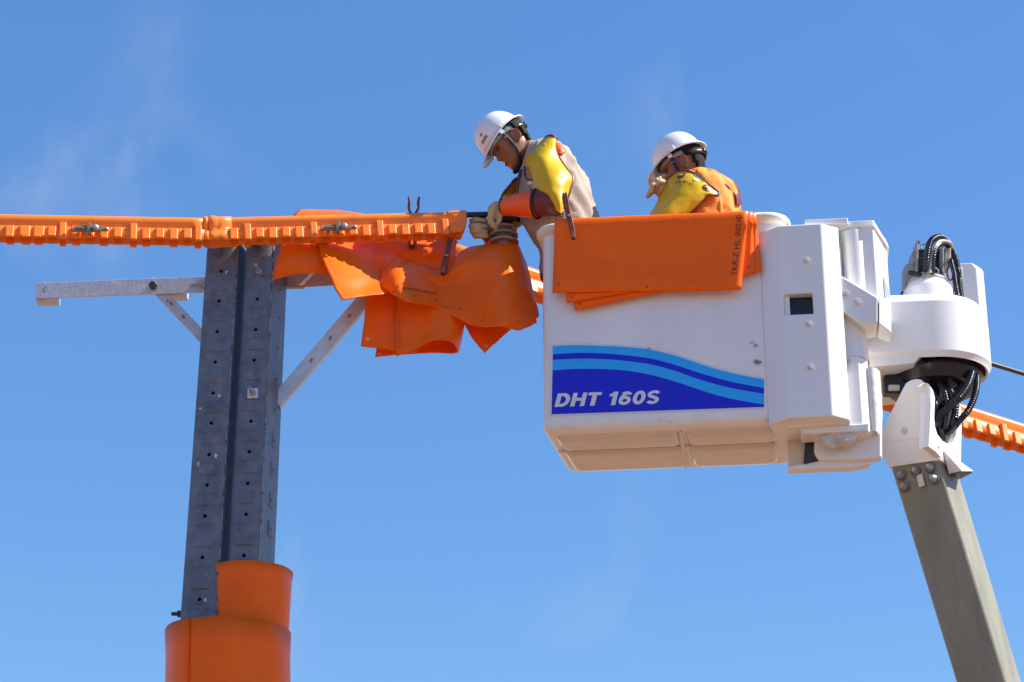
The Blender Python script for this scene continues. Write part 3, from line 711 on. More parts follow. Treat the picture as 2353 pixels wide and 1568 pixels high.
for ci, ch in enumerate('DHT 160S'):
    if ch == ' ': continue
    V, Fc, _ = glyphs(ch); xo = glyphs('DHT 160S'[:ci])[2] + .085 if ci else 0
    lv = {n: i for i, n in enumerate(sorted(set(q[2] for q in V)))}
    obj('letter', ([BF(a[0] + (x + xo) * kk + y * hh * .26, -.0042 - .00012 * lv[n], lerp(a[2], b[2], (x + xo) / wtot) + y * hh) for x, y, n in V], Fc), 'decal_white', dec, smooth=0)
# scuffs and small marks
for (x, y, l, w, an) in [(705, 815, 22, 9, .6), (1265, 778, 26, 6, .3), (1285, 795, 20, 14, .8), (1295, 885, 30, 26, .2), (990, 742, 12, 3, .1), (1192, 642, 9, 4, .2), (820, 1212, 14, 4, .6), (765, 1195, 4, 16, .1), (1046, 1220, 3, 9, 0), (384, 1193, 5, 5, 0), (115, 1215, 6, 30, .2), (112, 380, 4, 20, 0), (115, 900, 4, 40, 0), (116, 1130, 4, 30, 0), (270, 1245, 60, 3, .05), (700, 1248, 40, 2, .02), (855, 1165, 4, 3, 0)]:
    u, v = zc(x, y); k = max(1, int(l * w / 60)); vs_, fs_ = [], []
    for i in range(min(k, 7)):
        c = BF.px(u + (random.random() - .5) * l * .36 * (k > 1), v + (random.random() - .5) * w * .36 * (k > 1)); s = .62 * PX / (1 + .4 * (k > 1)); rr = random.uniform(.5, 1)
        aa = an + random.uniform(-.4, .4) * (k > 1); n0 = len(vs_)
        for j in range(6):
            th_ = j * math.pi / 3; q = (math.cos(th_) * l / 2 * s * rr, math.sin(th_) * w / 2 * s * rr * random.uniform(.5, 1))
            sx_ = max(.004, c[0] + q[0] * math.cos(aa) - q[1] * math.sin(aa)); vs_.append(BF(sx_, -.0052 + (.058 - math.sqrt(max(0, .058 ** 2 - (.058 - sx_) ** 2)) if sx_ < .058 else 0), c[2] + q[0] * math.sin(aa) + q[1] * math.cos(aa)))
        fs_.append(tuple(range(n0, n0 + 6)))
    obj('scuff', (vs_, fs_), 'scuff', bucket, smooth=0)

# blankets hung over the bucket rim
def hung(label, pts, off, inner=.20, ink=None, eyes=()):
    # pts: top-left, top-right, bottom-right, bottom-left in picture units on the bucket front
    tl, tr, br, bl_ = [BF.px(u, v, -off) for u, v in pts]
    rows = []
    n = 9
    for s in np.linspace(0, 1, n):
        top = tl.lerp(tr, s); bt = bl_.lerp(br, s); r = .035 + off * .6
        wav = .004 * math.sin(5 * s + off * 80)
        col = [BF(bt[0], -off - .002 + wav, bt[2])]
        for t in (.25, .5, .75, .92): col.append(BF(lerp(bt[0], top[0], t), -off - (.002 + .030 * t ** 3) + wav * (1 - t), lerp(bt[2], top[2] - .02, t)))
        col += [BF(top[0], -off - .020, top[2] - .006), BF(top[0], -off + .002, top[2] + .000), BF(top[0], .03, top[2] - .004), BF(top[0], .05 + off * .3, top[2] - .03 + off), BF(top[0], .055, top[2] - inner)]
        rows.append(col)
    sh = Sheet([[rows[j][i] for j in range(n)] for i in range(len(rows[0]))], 4)
    o = tag(obj('rubber_blanket', sh.vf(), 'rubber', org=sh.at(.5, .5)[0], smooth=180, solid=.006), label, 'blanket', 'orange blankets hung over the bucket rim')
    for u, v in eyes: eyelet(sh, u, v, o)
    return o, sh
k3, s3 = hung('hindmost orange blanket on the bucket rim, its lower edge slanting furthest down', [(1305, 507.5), (1737, 492.5), (1751, 624), (1321, 714)], .030, eyes=[(1327, 696)])
k2, s2 = hung('middle orange blanket on the bucket rim, showing between the other two', [(1285, 508), (1729, 491.2), (1735, 628), (1302, 697)], .040, eyes=[(1313, 679), (1714, 615)])
k1, s1 = hung('front orange blanket on the bucket rim with handwritten code down its right side', [(1276, 508), (1719, 489.5), (1703, 666), (1269.5, 674.5)], .050, eyes=[(1284, 657), (1482, 657)])
text_on_sheet(s1, 'TKR-Z HL 0002-HD', 1698, 636, 1711, 494, .034, k1, 'ink')
peg('brown blanket peg clipping the blankets to the bucket rim', (1297, 442), (1319, 549), -.43, 3, 9, .05)

# ------------------------------------------------------------------ bucket mount: white covers beside the bucket
def q1(x, y): return (1712.4 + x * .40305, 482.7 + y * .40305)      # detail coordinates used while measuring
FY = -.045                                                           # cover front stands proud of the bucket front
mount = thing('bucket_mount', 'white angular cover assembly with a dark window slot right of the bucket', 'machine cover', BF(bx1 + .1, .15, 0))
def L(u, v, y=FY): return BF.px(u, v, y)
zT, zB = L(1890, 513)[2], L(1900, 957)[2]
xs = [L(1796, 700)[0], L(1800, 700)[0], L(1868, 700)[0], L(1898, 700)[0]]
wz0, wz1 = L(1834, 722)[2], L(1834, 675)[2]
xl = L(1753.5, 700, .0)[0]; xr = L(1937, 700, .0)[0]
fx = [xs[0], xs[1] + .004, xs[2], xs[3]]; fz = [zB, wz0, wz1, zT]
def cover_front():
    V, Fc = [], []
    ring_t = []
    for j in range(4):
        for i in range(4): V.append(BF(fx[i], FY, fz[j]))
    for j in range(3):
        for i in range(3):
            if (i, j) != (1, 1): Fc.append((j * 4 + i, j * 4 + i + 1, j * 4 + i + 5, j * 4 + i + 4))
    # tunnel of the window
    n0 = len(V)
    for (x, z) in ((fx[1], fz[1]), (fx[2], fz[1]), (fx[2], fz[2]), (fx[1], fz[2])): V.append(BF(x, FY + .045, z))
    w = [5, 6, 10, 9]
    for i in range(4): Fc.append((w[i], w[(i + 1) % 4], n0 + (i + 1) % 4, n0 + i))
    # left slope, right slope, back along both sides, top and bottom
    n1 = len(V)
    dz = .012
    for z in fz: V += [BF(xl, -.004, z - (dz if z == fz[0] else 0) - (.012 if z == fz[3] else 0)), BF(xr, FY + .055, z + (-.004 if z == fz[0] else 0)), BF(xr + .004, .33, z - (.004 if z == fz[0] else 0)), BF(xl + .06, .33, z - (dz if z == fz[0] else 0))]
    for j in range(3):
        a, b = n1 + j * 4, n1 + j * 4 + 4
        Fc += [(a, j * 4, j * 4 + 4, b), (j * 4 + 3, a + 1, b + 1, j * 4 + 7), (a + 1, a + 2, b + 2, b + 1)]
    t = n1 + 12
    Fc += [(12, 13, 14, 15, t + 1, t + 2, t + 3, t), (0, n1, n1 + 3, n1 + 2, n1 + 1, 3, 2, 1)]
    return V, Fc
cov = obj('front_cover', cover_front(), 'white_cover', mount, bevel=.007, seg=3)
obj('slot_back', box(BF, fx[1] - .01, fx[2] + .01, FY + .046, FY + .06, fz[1] - .01, fz[2] + .01), 'black', cov)
obj('slot_guide', box(BF, fx[1] + .001, fx[1] + .024, FY + .02, FY + .0455, fz[1] + .001, fz[2] - .001), 'white_cover', cov)
def recess_bolt(u, v, y, par, fr=None, r=.019, org=None, nrm=None):
    c = BF(*L(u, v, y)) if org is None else org; n = -e2 if nrm is None else nrm
    o = obj('bolt_cup', lathe(c, n, [(r, -.003), (r, .0012), (r * .82, .0016), (r * .72, -.002)], 18, cap=False), 'white_cover', par, smooth=50)
    obj('bolt_cap', lathe(c - n * .003, n, [(r * .75, 0), (r * .74, .0022), (r * .5, .0042), (r * .45, .0085), (r * .2, .0095)], 14), 'putty', o, smooth=40)
for u, v in ((1853, 600), (1858, 746), (1861.5, 845)): recess_bolt(u, v, FY, cov)
# top cap plate, head box with a hipped lid
def U(pts, y): return [BF(*L(u, v, y)) for u, v in pts]
obj('top_plate', prism(U([(1849, 505), (1948, 500.5), (1948, 513), (1849, 514)], .06), e2 * .2), 'white_cover', mount, bevel=.004)
hb_y = .09
x0, x1, x2 = L(1936, 560, hb_y)[0], L(1986, 560, hb_y)[0], L(2009, 560, hb_y)[0]
zt, zb = L(1960, 508, hb_y)[2], L(1960, 700, hb_y)[2]
def plan(pts, z): return [BF(x, y, z) for x, y in pts]
SX, SD = .062, .16
pl = [(x0, hb_y + .03), (x0 + .035, hb_y), (x2, hb_y), (x2 + SX, hb_y + SD), (x2 + SX, hb_y + .36), (x0, hb_y + .36)]
hb = obj('head_box', loft([plan(pl, zb), plan(pl, zt - .02)], True, True), 'white_cover', mount, bevel=.006, seg=3)
gl = .012
def lid_ring(g, z0, z1): return [BF(x0 - .03, hb_y + .02, z0), BF(x0 + .03, hb_y - g, z0), BF(x2 + .004, hb_y - g, z0), BF(x2 + SX + g, hb_y + SD - .01, z1), BF(x2 + SX + g, hb_y + .37, z1), BF(x0 - .03, hb_y + .37, z0)]
lid = obj('box_lid', loft([lid_ring(gl, zt - .036, zt - .075), lid_ring(gl * .4, zt - .002, zt - .045)], True, True), 'white_cover', mount, bevel=.005)
dn = (e1 * SD - e2 * SX).normalized()
def sd(t, z): return BF(x2 + SX * t, hb_y + SD * t, z) + dn * .001
obj('sight_panel', prism([sd(.5, zb + .02), sd(.95, zb + .02), sd(.95, zb + .12), sd(.5, zb + .155)], dn * .004), 'harness', hb)
obj('round_post', loft([[BF(x0 + .052 + .045 * math.cos(t), hb_y + .02 - .035 * math.sin(t), z) for t in np.linspace(0, math.pi, 13)] for z in (zb, zt - .045)], True, True, True), 'white_cover', mount, smooth=50)
# bracket arm reaching to the rotator
by = .02
fpoly = [(1932, 632), (2018, 683), (2018, 741), (1986, 747), (1935, 716)]
br_ = obj('bracket_arm', prism(U(fpoly, by), e2 * .17), 'white_cover', mount, bevel=.009, seg=3)
a_ = U([(2019, 681)], by)[0]; b_ = U([(2019, 743)], by)[0]
obj('bracket_end', hexa([b_ + e1 * .001, b_ + e1 * .055 + e2 * .05 + Vector((0, 0, -.028)), b_ + e1 * .055 + e2 * .17 + Vector((0, 0, -.028)), b_ + e2 * .17 + e1 * .001,
                         a_ + e1 * .001, a_ + e1 * .055 + e2 * .05, a_ + e1 * .055 + e2 * .17, a_ + e2 * .17 + e1 * .001]), 'white_cover', mount, bevel=.006, seg=3)
for u, v in ((1942, 676), (1969.5, 696)): recess_bolt(u, v, by, br_, r=.021)
# shaft cover and lower cover below the bracket
sy = .07
x0, x1 = L(1930, 780, sy)[0], L(1991, 780, sy)[0]; xm = L(1970, 780, sy)[0]
za, zb2, zc2 = L(1960, 690, sy)[2], L(1960, 820, sy)[2], L(1960, 990, sy)[2]
obj('shaft_cover', loft([[BF(x0, sy, z), BF(xm - .02, sy, z), BF(xm + .02, sy + .008, z), BF(x1, sy + .045, z), BF(x1, sy + .25, z), BF(x0, sy + .25, z)] for z in (zb2 + .002, za)], True, True), 'white_cover', mount, smooth=60)
x1b = L(2000, 900, sy)[0]
lc = obj('lower_cover', loft([[BF(x0, sy - .01, z), BF(xm, sy - .01, z), BF(xx, sy + .045, z), BF(xx, sy + .25, z), BF(x0, sy + .25, z)] for z, xx in ((zc2, x1b), (L(1960, 900, sy)[2], x1b), (L(1960, 872, sy)[2], x1), (zb2, x1))], True, True), 'white_cover', mount, bevel=.006, seg=2)
recess_bolt(1948, 832, sy - .01, lc, r=.021)
obj('cable_drum', loft([[BF(L(2002, 900, sy + .1)[0] + rx * math.cos(t), sy + .13 + .1 * math.sin(t), z) for t in np.linspace(0, 2 * math.pi, 20, endpoint=False)] for z, rx in ((L(2000, 985, sy)[2], .02), (L(2000, 965, sy)[2], .035), (L(2000, 930, sy)[2], .045), (L(2000, 838, sy)[2], .046))], True, True), 'plastic_bag', mount, smooth=60)
# low tray, side plate, rag hanging underneath
ty = .16
obj('low_box', prism(U([(1872, 985), (2027, 900), (2027, 1052), (1990, 1056), (1880, 1056), (1870, 1040)], ty), e2 * .06), 'white_cover', mount, bevel=.012, seg=3)
obj('tray', prism(U([(1806, 1072), (1846, 1066), (1848, 1056), (2000, 1052), (2000, 1066), (1960, 1074), (1810, 1079)], ty + .03), e2 * .06), 'white_cover', mount, bevel=.004)
obj('side_plate', prism(U([(1808, 985), (1870, 985), (1876, 1060), (1845, 1068), (1812, 1074)], ty + .04), e2 * .012), 'inner_cream', mount)
obj('shadow_gap', prism(U([(1852, 998), (1878, 996), (1884, 1058), (1846, 1066)], ty + .02), e2 * .012), 'steel_dark', mount)  # dark plate stands in for the shade inside the gap
obj('under_guard', prism(U([(1798, 962), (1944, 956), (1956, 970), (1808, 983)], .02), e2 * .10), 'white_cover', mount, bevel=.008)
obj('under_guard', prism(U([(1838, 984), (1998, 972), (1996, 990), (1842, 997)], .05), e2 * .12), 'white_cover', mount, bevel=.006)
sh = Sheet([[BF(*L(u, v, y)) for u, v, y in row] for row in [
    [(1872, 990, .10), (1895, 992, .08), (1918, 994, .07), (1945, 990, .08), (1985, 984, .10)],
    [(1880, 1004, .09), (1900, 1012, .05), (1920, 1008, .09), (1945, 1010, .05), (1980, 996, .10)],
    [(1890, 1018, .10), (1905, 1024, .06), (1922, 1014, .10), (1945, 1018, .06), (1972, 1006, .11)],
    [(1904, 1028, .13), (1915, 1030, .10), (1928, 1028, .12), (1945, 1026, .11), (1965, 1018, .13)]]], 6)
tag(obj('plastic_rag', sh.vf(), 'plastic_bag', org=sh.at(.5, .5)[0], smooth=180, solid=.003), 'crumpled pale plastic sheet bulging below the mount covers', 'plastic sheet')
# tie rope at the rim corner
obj('rope_knot', tube([BF(*L(u, v, .05)) for u, v in ((1792, 498), (1800, 500), (1806, 506), (1811, 515), (1812, 524))], [.008, .012, .010, .012, .008], 8, 4), 'paper', mount)

# ------------------------------------------------------------------ rotator head
def q2(x, y): return (1982.4 + x * .24195, 517.2 + y * .24195)
cy0 = .04
RC = p(2133, 750, cy0); RR = .268
rot = thing('rotator_head', 'white rounded rotator housing with black hoses at the top of the boom', 'machine head', RC + Vector((0, 0, -.3)))
e1r = Vector((math.cos(R(6)), -math.sin(R(6)), 0)); RFm = Frame(RC, e1r)
def dshape(k, z, ext=.30, n=32, inset=0):
    r = RR * k
    out = [RFm(r * math.sin(t), -r * math.cos(t), z) for t in np.linspace(0, math.pi, n)]
    out += [RFm(-ext + inset, r, z), RFm(-ext + inset, -r, z)]
    return out
def rz(v, u=2090): return RFm.loc(on_plane(u, v, RFm(0, -RR, 0), RFm.e2))[2]
z_b, z_c1, z_c2, z_t = rz(826), rz(806), rz(693), rz(676)
obj('housing', loft([dshape(.90, z_b + .02), dshape(.94, z_b + .014), dshape(.955, z_c1 - .018), dshape(1, z_c1), dshape(1, z_c2), dshape(.985, z_c2 + .012), dshape(.90, z_t + .008), dshape(.84, z_t + .012)], False, True), 'white_cover', rot, smooth=17)
xs0 = RFm.loc(on_plane(1996, 800, RFm(0, -RR, 0), RFm.e2))[0]; xs1 = RFm.loc(on_plane(2100, 820, RFm(0, -RR, 0), RFm.e2))[0]; xs2 = RFm.loc(on_plane(2120, 810, RFm(0, -RR, 0), RFm.e2))[0]
zl = rz(838)
obj('skirt', prism([RFm(xs0, -RR * .955, zl), RFm(xs1, -RR * .955, zl + .012), RFm(xs2, -RR * .955, z_c1 - .012), RFm(xs2, -RR * .955, z_c1 - .008), RFm(xs0, -RR * .955, z_c1 - .008)], RFm.e2 * (RR * 1.9)), 'white_cover', rot, bevel=.006)
obj('underside_disc', lathe(RFm(0, 0, z_b - .005), (0, 0, -1), [(.225, -.02), (.23, .0), (.21, .02), (.20, .05), (.12, .07)], 36), 'black_gloss', rot)
obj('underside_ring', lathe(RFm(.01, 0, z_b - .045), (0, 0, -1), [(.185, 0), (.19, .006), (.175, .010)], 36), 'grey_ring', rot)
# cone, flange
ct = rz(676); 
obj('neck_cone', lathe(RFm(.012, -.0, z_t + .008), (0, 0, 1), [(.118, 0), (.118, .105), (.110, .124), (.098, .140), (.092, .150)], 32), 'white_cover', rot)
obj('flange', lathe(RFm(.012, 0, z_t + .158), (0, 0, 1), [(.088, 0), (.094, .006), (.094, .014), (.086, .022), (.05, .026)], 28), 'grey_ring', rot)
def rp(x, y, dy=0.0): return P(*q2(x, y), RC.y + dy)
def rbox(name, x0, x1, y0, y1, dy, dep, m, bevel=.004, par=None):
    a = [rp(x0, y1, dy), rp(x1, y1, dy), rp(x1, y0, dy), rp(x0, y0, dy)]
    return obj(name, prism(a, (0, dep, 0)), m, par or rot, bevel=bevel)
mot = rbox('motor_block', 533, 752, 235, 545, .02, .12, 'black_gloss', .012)
rbox('motor_cap', 525, 760, 228, 246, .018, .125, 'steel_dark', .003, mot)
rbox('bracket_plate', 511, 529, 135, 545, -.03, .10, 'grey_part')
rbox('bracket_plate', 754, 771, 125, 545, -.05, .11, 'grey_part')
rbox('plate_lug', 526, 543, 140, 172, -.03, .03, 'steel_dark')
rbox('valve_box', 466, 512, 250, 360, .0, .10, 'grey_part', .006)
rbox('valve_box', 401, 500, 368, 560, .02, .10, 'grey_part', .008)
rbox('valve_box', 772, 840, 215, 380, -.02, .10, 'grey_part', .006)
rbox('valve_face', 780, 832, 275, 350, -.026, .02, 'grey_ring', .003)
rbox('guard_foot', 385, 470, 540, 655, .01, .06, 'grey_part', .012)
rbox('rubber_foot', 366, 392, 626, 658, .02, .05, 'black', .003)
rbox('clevis_block', 556, 655, 438, 520, -.09, .06, 'grey_part', .006)
obj('clevis_ear', join(prism([rp(560 + 90 + 88 * math.cos(t), 480 - 95 * math.sin(t), -.055) for t in np.linspace(0, math.pi, 14)] + [rp(562, 540, -.055), rp(738, 540, -.055)], (0, .05, 0))), 'grey_part', rot, bevel=.004)
obj('clevis_pin', lathe(rp(690, 440, -.06), (0, -1, 0), [(.011, 0), (.011, .006)], 12), 'black', rot)
obj('lever', tube([rp(560, 478, -.08), rp(520, 470, -.085), rp(470, 458, -.09), rp(432, 455, -.09)], [.009, .012, .013, .009], 10, 3), 'black_gloss', rot)
obj('hand_hoop', tube([rp(555, 228, .05), rp(556, 195, .05), rp(590, 178, .05), rp(640, 172, .05)], .005, 8, 4), 'grey_ring', rot)
obj('hand_hoop', tube([rp(905, 412, .02), rp(935, 415, .02), rp(938, 500, .02), rp(920, 520, .02), rp(865, 520, .02)], .005, 8, 4), 'grey_ring', rot)
obj('pipe', tube([rp(632, 440, -.10), rp(650, 330, -.11), rp(680, 230, -.11), rp(720, 165, -.09), rp(780, 155, -.06), rp(830, 175, -.03), rp(848, 215, .0)], .0085, 10, 5), 'grey_ring', rot)
obj('pipe_collar', lathe(rp(633, 440, -.10), (0, 0, 1), [(.012, -.01), (.012, .012), (.009, .014)], 10), 'grey_ring', rot)
hoses = [([(598, 440, -.10), (605, 330, -.13), (625, 210, -.13), (665, 140, -.11), (735, 118, -.06), (800, 160, .0), (850, 250, .04), (885, 350, .05), (905, 470, .04), (915, 560, .02), (930, 700, .0)], .017),
         ([(660, 470, -.09), (665, 400, -.10), (672, 300, -.11), (700, 215, -.10), (760, 175, -.05), (820, 215, .02), (850, 330, .06), (868, 430, .06), (880, 560, .05), (895, 690, .04)], .013),
         ([(836, 330, -.02), (850, 390, -.03), (870, 470, -.04), (880, 560, -.05), (905, 690, -.06)], .012)]
for pts, r in hoses: obj('hose', corrugated([rp(x, y, d) for x, y, d in pts], r), 'black_gloss', rot, smooth=60)
obj('wire_loop', tube([rp(800, 330, -.05), rp(820, 380, -.06), rp(800, 440, -.06), rp(820, 520, -.06), rp(850, 510, -.06), rp(850, 430, -.06), rp(825, 390, -.05)], .0035, 6, 6), 'black', rot)
# white box behind
rb = Frame(P(2201, 816, RC.y + .34), e1r)
w1 = (P(2260, 700, RC.y + .34) - P(2201, 700, RC.y + .34)).x; hh = rb.loc(P(2201, 606, RC.y + .34))[2]
obj('rear_box', loft([[rb(x, y, z) for x, y in ((-.08, 0), (w1 - k, 0), (w1 + .035 - k, .03 + k), (w1 + .035 - k, .25), (-.08, .25))] for z, k in ((0.0, .02), (.02, .0), (hh - .03, .0), (hh, .02))], True, True), 'white_cover', rot, bevel=.006, seg=2)
obj('box_seam', box(rb, w1 - .01, w1 + .0355, -.0006, .10, hh * .36, hh * .366), 'grey_part', rot)
# dark machinery under the housing and hoses down into the yoke
def q3(x, y): return (1982.4 + x * .21995, 804.5 + y * .21995)
def sp(x, y, dy=0.0): return P(*q3(x, y), RC.y + dy)
def sbox(name, x0, x1, y0, y1, dy, dep, m, par=rot, bevel=.005):
    return obj(name, prism([sp(x0, y1, dy), sp(x1, y1, dy), sp(x1, y0, dy), sp(x0, y0, dy)], (0, dep, 0)), m, par, bevel=bevel)
sbox('gear_housing', 225, 560, 150, 445, -.12, .07, 'black_gloss', bevel=.012)
sbox('gear_bracket', 270, 390, 360, 420, -.13, .02, 'inner_cream')
obj('drive_column', lathe(sp(740, 130, .0), (0, 0, -1), [(.10, -.03), (.075, .0), (.07, .1), (.06, .18), (.055, .34)], 24), 'black_gloss', rot)
obj('column_pipe', tube([sp(828, 420, -.06), sp(830, 520, -.06), sp(826, 620, -.05)], .012, 10), 'grey_ring', rot)
for pts, r in [([(1150, 150, -.10), (1125, 290, -.17), (1075, 410, -.22), (1000, 510, -.24), (900, 600, -.22), (790, 690, -.16), (740, 740, -.08)], .020),
               ([(1190, 190, -.08), (1190, 360, -.14), (1170, 480, -.18), (1110, 620, -.20), (1020, 730, -.20), (960, 800, -.18), (880, 860, -.10)], .016),
               ([(1090, 180, -.06), (1080, 290, -.10), (1010, 400, -.12), (930, 470, -.14), (860, 560, -.12), (800, 640, -.08)], .016),
               ([(860, 390, -.12), (920, 450, -.17), (960, 540, -.19), (965, 650, -.19), (945, 760, -.18), (915, 850, -.12)], .018),
               ([(800, 330, -.14), (850, 430, -.18), (880, 560, -.19), (870, 700, -.18), (840, 820, -.12)], .013),
               ([(755, 520, -.17), (762, 590, -.19), (752, 680, -.17)], .012)]:
    obj('hose', corrugated([sp(x, y, d) for x, y, d in pts], r), 'black_gloss', rot, smooth=60)

# ------------------------------------------------------------------ boom with its clevis head
a35 = R(35)
b1v = Vector((math.cos(a35), -math.sin(a35), 0)); b2v = Vector((math.sin(a35), math.cos(a35), 0))
DYB = -.20
A0, B0, C0 = p(2047.5, 1074, DYB), p(2158, 1059, DYB), p(2208, 1099, DYB)
boom = thing('boom', 'grey green fibreglass boom arm rising from the lower right', 'boom', Vector((p(2230, 1470, -.2).x, YB - .2, p(2230, 1470, -.2).z)))
# square section: front right edge B, width w along -b1 (to the left), depth w2 along b2
Bt = p(2156, 1056, DYB); Bb = p(2283, 1470.6, DYB)
At = on_plane(2045, 1070, Bt, b2v); Ab = on_plane(2168.5, 1470.6, Bb, b2v)
w_t = (Bt - At).dot(b1v); w_b = (Bb - Ab).dot(b1v)
Ct = on_plane(2203, 1070, Bt, b1v); Cb = on_plane(2326, 1470.6, Bb, b1v)
d_t = (Ct - Bt).dot(b2v); d_b = (Cb - Bb).dot(b2v)
slope = (Bb - Bt) / (Bt.z - Bb.z)
def boom_ring(z):
    t = (Bt.z - z) / (Bt.z - Bb.z); B = Bt + (Bb - Bt) * t; w = lerp(w_t, w_b, min(t, 2)); d = lerp(d_t, d_b, min(t, 2)); r = .028; out = []
    for cx, cy, a in ((-r, r, -90), (-r, d - r, 0), (-w + r, d - r, 90), (-w + r, r, 180)):
        for i in range(6):
            q = R(a + 90 * i / 5); out.append(B + b1v * (cx + r * math.cos(q)) + b2v * (cy + r * math.sin(q)))
    return out
obj('boom_tube', loft([boom_ring(z) for z in np.linspace(Bt.z + .06, 0.9, 14)], True, True), 'fibreglass', boom, smooth=40)
zf = boom_ring(.9); cf = sum(zf, Vector()) / len(zf)
obj('boom_foot', join(lathe(Vector((cf.x, cf.y, 0)), (0, 0, 1), [(.5, 0), (.5, .12), (.32, .2), (.28, 1.0)], 24)), 'grey_part', boom)
def q4(x, y): return (1982.4 + x * .29307, 1022.8 + y * .29307)
for x, y in ((300, 235), (415, 205), (530, 178), (325, 325), (557, 265)):
    c = on_plane(*q4(x, y), Bt - b2v * .0, b2v)
    o = obj('bolt_washer', lathe(c, -b2v, [(.024, -.002), (.024, .004), (.021, .006)], 20), 'galv', boom)
    obj('bolt_head', lathe(c - b2v * .006, -b2v, [(.018, 0), (.016, .008), (.011, .014), (.010, .02), (.005, .022)], 16), 'galv_bolt', o)
lab = [on_plane(*q4(x, y), Bt - b2v * .002, b2v) for x, y in ((420, 240), (465, 224), (488, 318), (443, 333))]
lb = obj('label', prism(lab, -b2v * .0012), 'paper', boom)
# clevis cover (yoke)
YO = Bt - b2v * .022
def yk(x, y, d=0.0): return on_plane(*q3(x, y), YO + b2v * d, b2v)
top = [(430, 385), (455, 345), (500, 315), (560, 303), (610, 312), (640, 340)]
front = [(145, 972), (215, 810)] + top + [(640, 640), (632, 914)]
yoke = obj('clevis_cover', prism([yk(*q) for q in front], b2v * .05), 'white_cover', boom, bevel=.0015, seg=2)
low = [(145, 972), (632, 914), (835, 1148), (275, 1226)]
def ykl(x, y, d): return on_plane(*q3(x, y), YO + b2v * d, b2v)
Wd = d_t + .044
# lower skirt: slopes in from the crease to the boom
cl = [yk(145, 970), yk(632, 912)]
lw = [Bt - b2v * .012 + b1v * .012, None]
sk_top = [yk(145, 970), yk(640, 912), yk(640, 912) + b2v * Wd, yk(145, 970) + b2v * Wd]
bl2, br2 = yk(270, 1222, .01), yk(815, 1146, .01)
sk_bot = [bl2, br2, br2 + b2v * (Wd - .02), bl2 + b2v * (Wd - .02)]
obj('clevis_skirt', loft([sk_bot, [q_ + b2v * .0015 + Vector((0, 0, .004)) for q_ in sk_top]], True, True), 'white_cover', boom, smooth=0)
# right side cheek with U opening, as seen from the right
cx = yk(640, 640)
def side(x, y): 
    return on_plane(*q3(x, y), cx + b1v * .055, b1v)
U_ = [(690, 1010), (700, 880), (712, 560), (712, 440), (700, 380), (680, 345), (735, 420), (756, 500), (748, 700), (756, 800), (780, 880), (830, 945), (890, 985), (925, 982), (955, 950), (980, 880), (992, 760), (990, 640), (985, 560), (1005, 540), (1030, 620), (1036, 760), (1030, 1000), (1026, 1180), (845, 1150), (760, 1060)]
obj('clevis_side', prism([side(*q) for q in U_], -b1v * .03), 'white_cover', boom, bevel=.003, smooth=40)
obj('clevis_edge', loft([[yk(632, y) + b1v * -.02, yk(640, y) + b2v * .002, side(x, y2), side(x, y2) - b1v * .06 + b2v * .02] for y, x, y2 in ((912, 700, 1000), (780, 706, 800), (560, 712, 560), (420, 706, 420), (345, 682, 348))], True, True), 'white_cover', boom, smooth=30)
obj('clevis_rear', prism([yk(x + 240, y + 60, Wd - .06) for x, y in ((330, 800), (430, 480), (520, 440), (640, 470), (690, 560), (690, 960), (330, 960))], b2v * .05), 'white_cover', boom, bevel=.006)
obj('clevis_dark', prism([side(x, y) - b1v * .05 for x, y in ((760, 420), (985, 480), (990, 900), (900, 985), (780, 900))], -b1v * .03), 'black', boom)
recess_bolt(0, 0, 0, yoke, r=.020, org=yk(436, 845) - b2v * .001, nrm=-b2v)
for x, y in ((792, 1006), (984, 1107), (935, 1137), (984, 1165)):
    c = side(x, y); obj('screw_cap', lathe(c, b1v, [(.009, -.002), (.009, .003), (.005, .005)], 12), 'putty', boom)
# small hood on the side
hd = [side(832, 1048), side(955, 1118), side(1030, 1190), side(985, 1190), side(900, 1170)]
h0 = [side(832, 1050), side(1010, 1180), side(1000, 1330), side(900, 1296)]
out = b1v * .07
hq = [side(835, 1052), side(1025, 1188), side(990, 1345), side(895, 1296)]
hood = obj('hood', hexa([hq[3], hq[2], hq[2] + out * 1.15 + Vector((0, 0, .02)), hq[3] + out * .95, hq[0], hq[1], hq[1] + out * .5 + Vector((0, 0, -.03)), hq[0] + out * .12]), 'white_cover', boom, bevel=.004)
obj('hood_mouth', prism([hq[3] + out * .12 + Vector((0, 0, -.0015)), hq[2] + out * .12 + Vector((0, 0, -.0015)), hq[2] + out * 1.02 + Vector((0, 0, .0165)), hq[3] + out * .82 + Vector((0, 0, -.0015))], (0, 0, -.003)), 'black', hood)

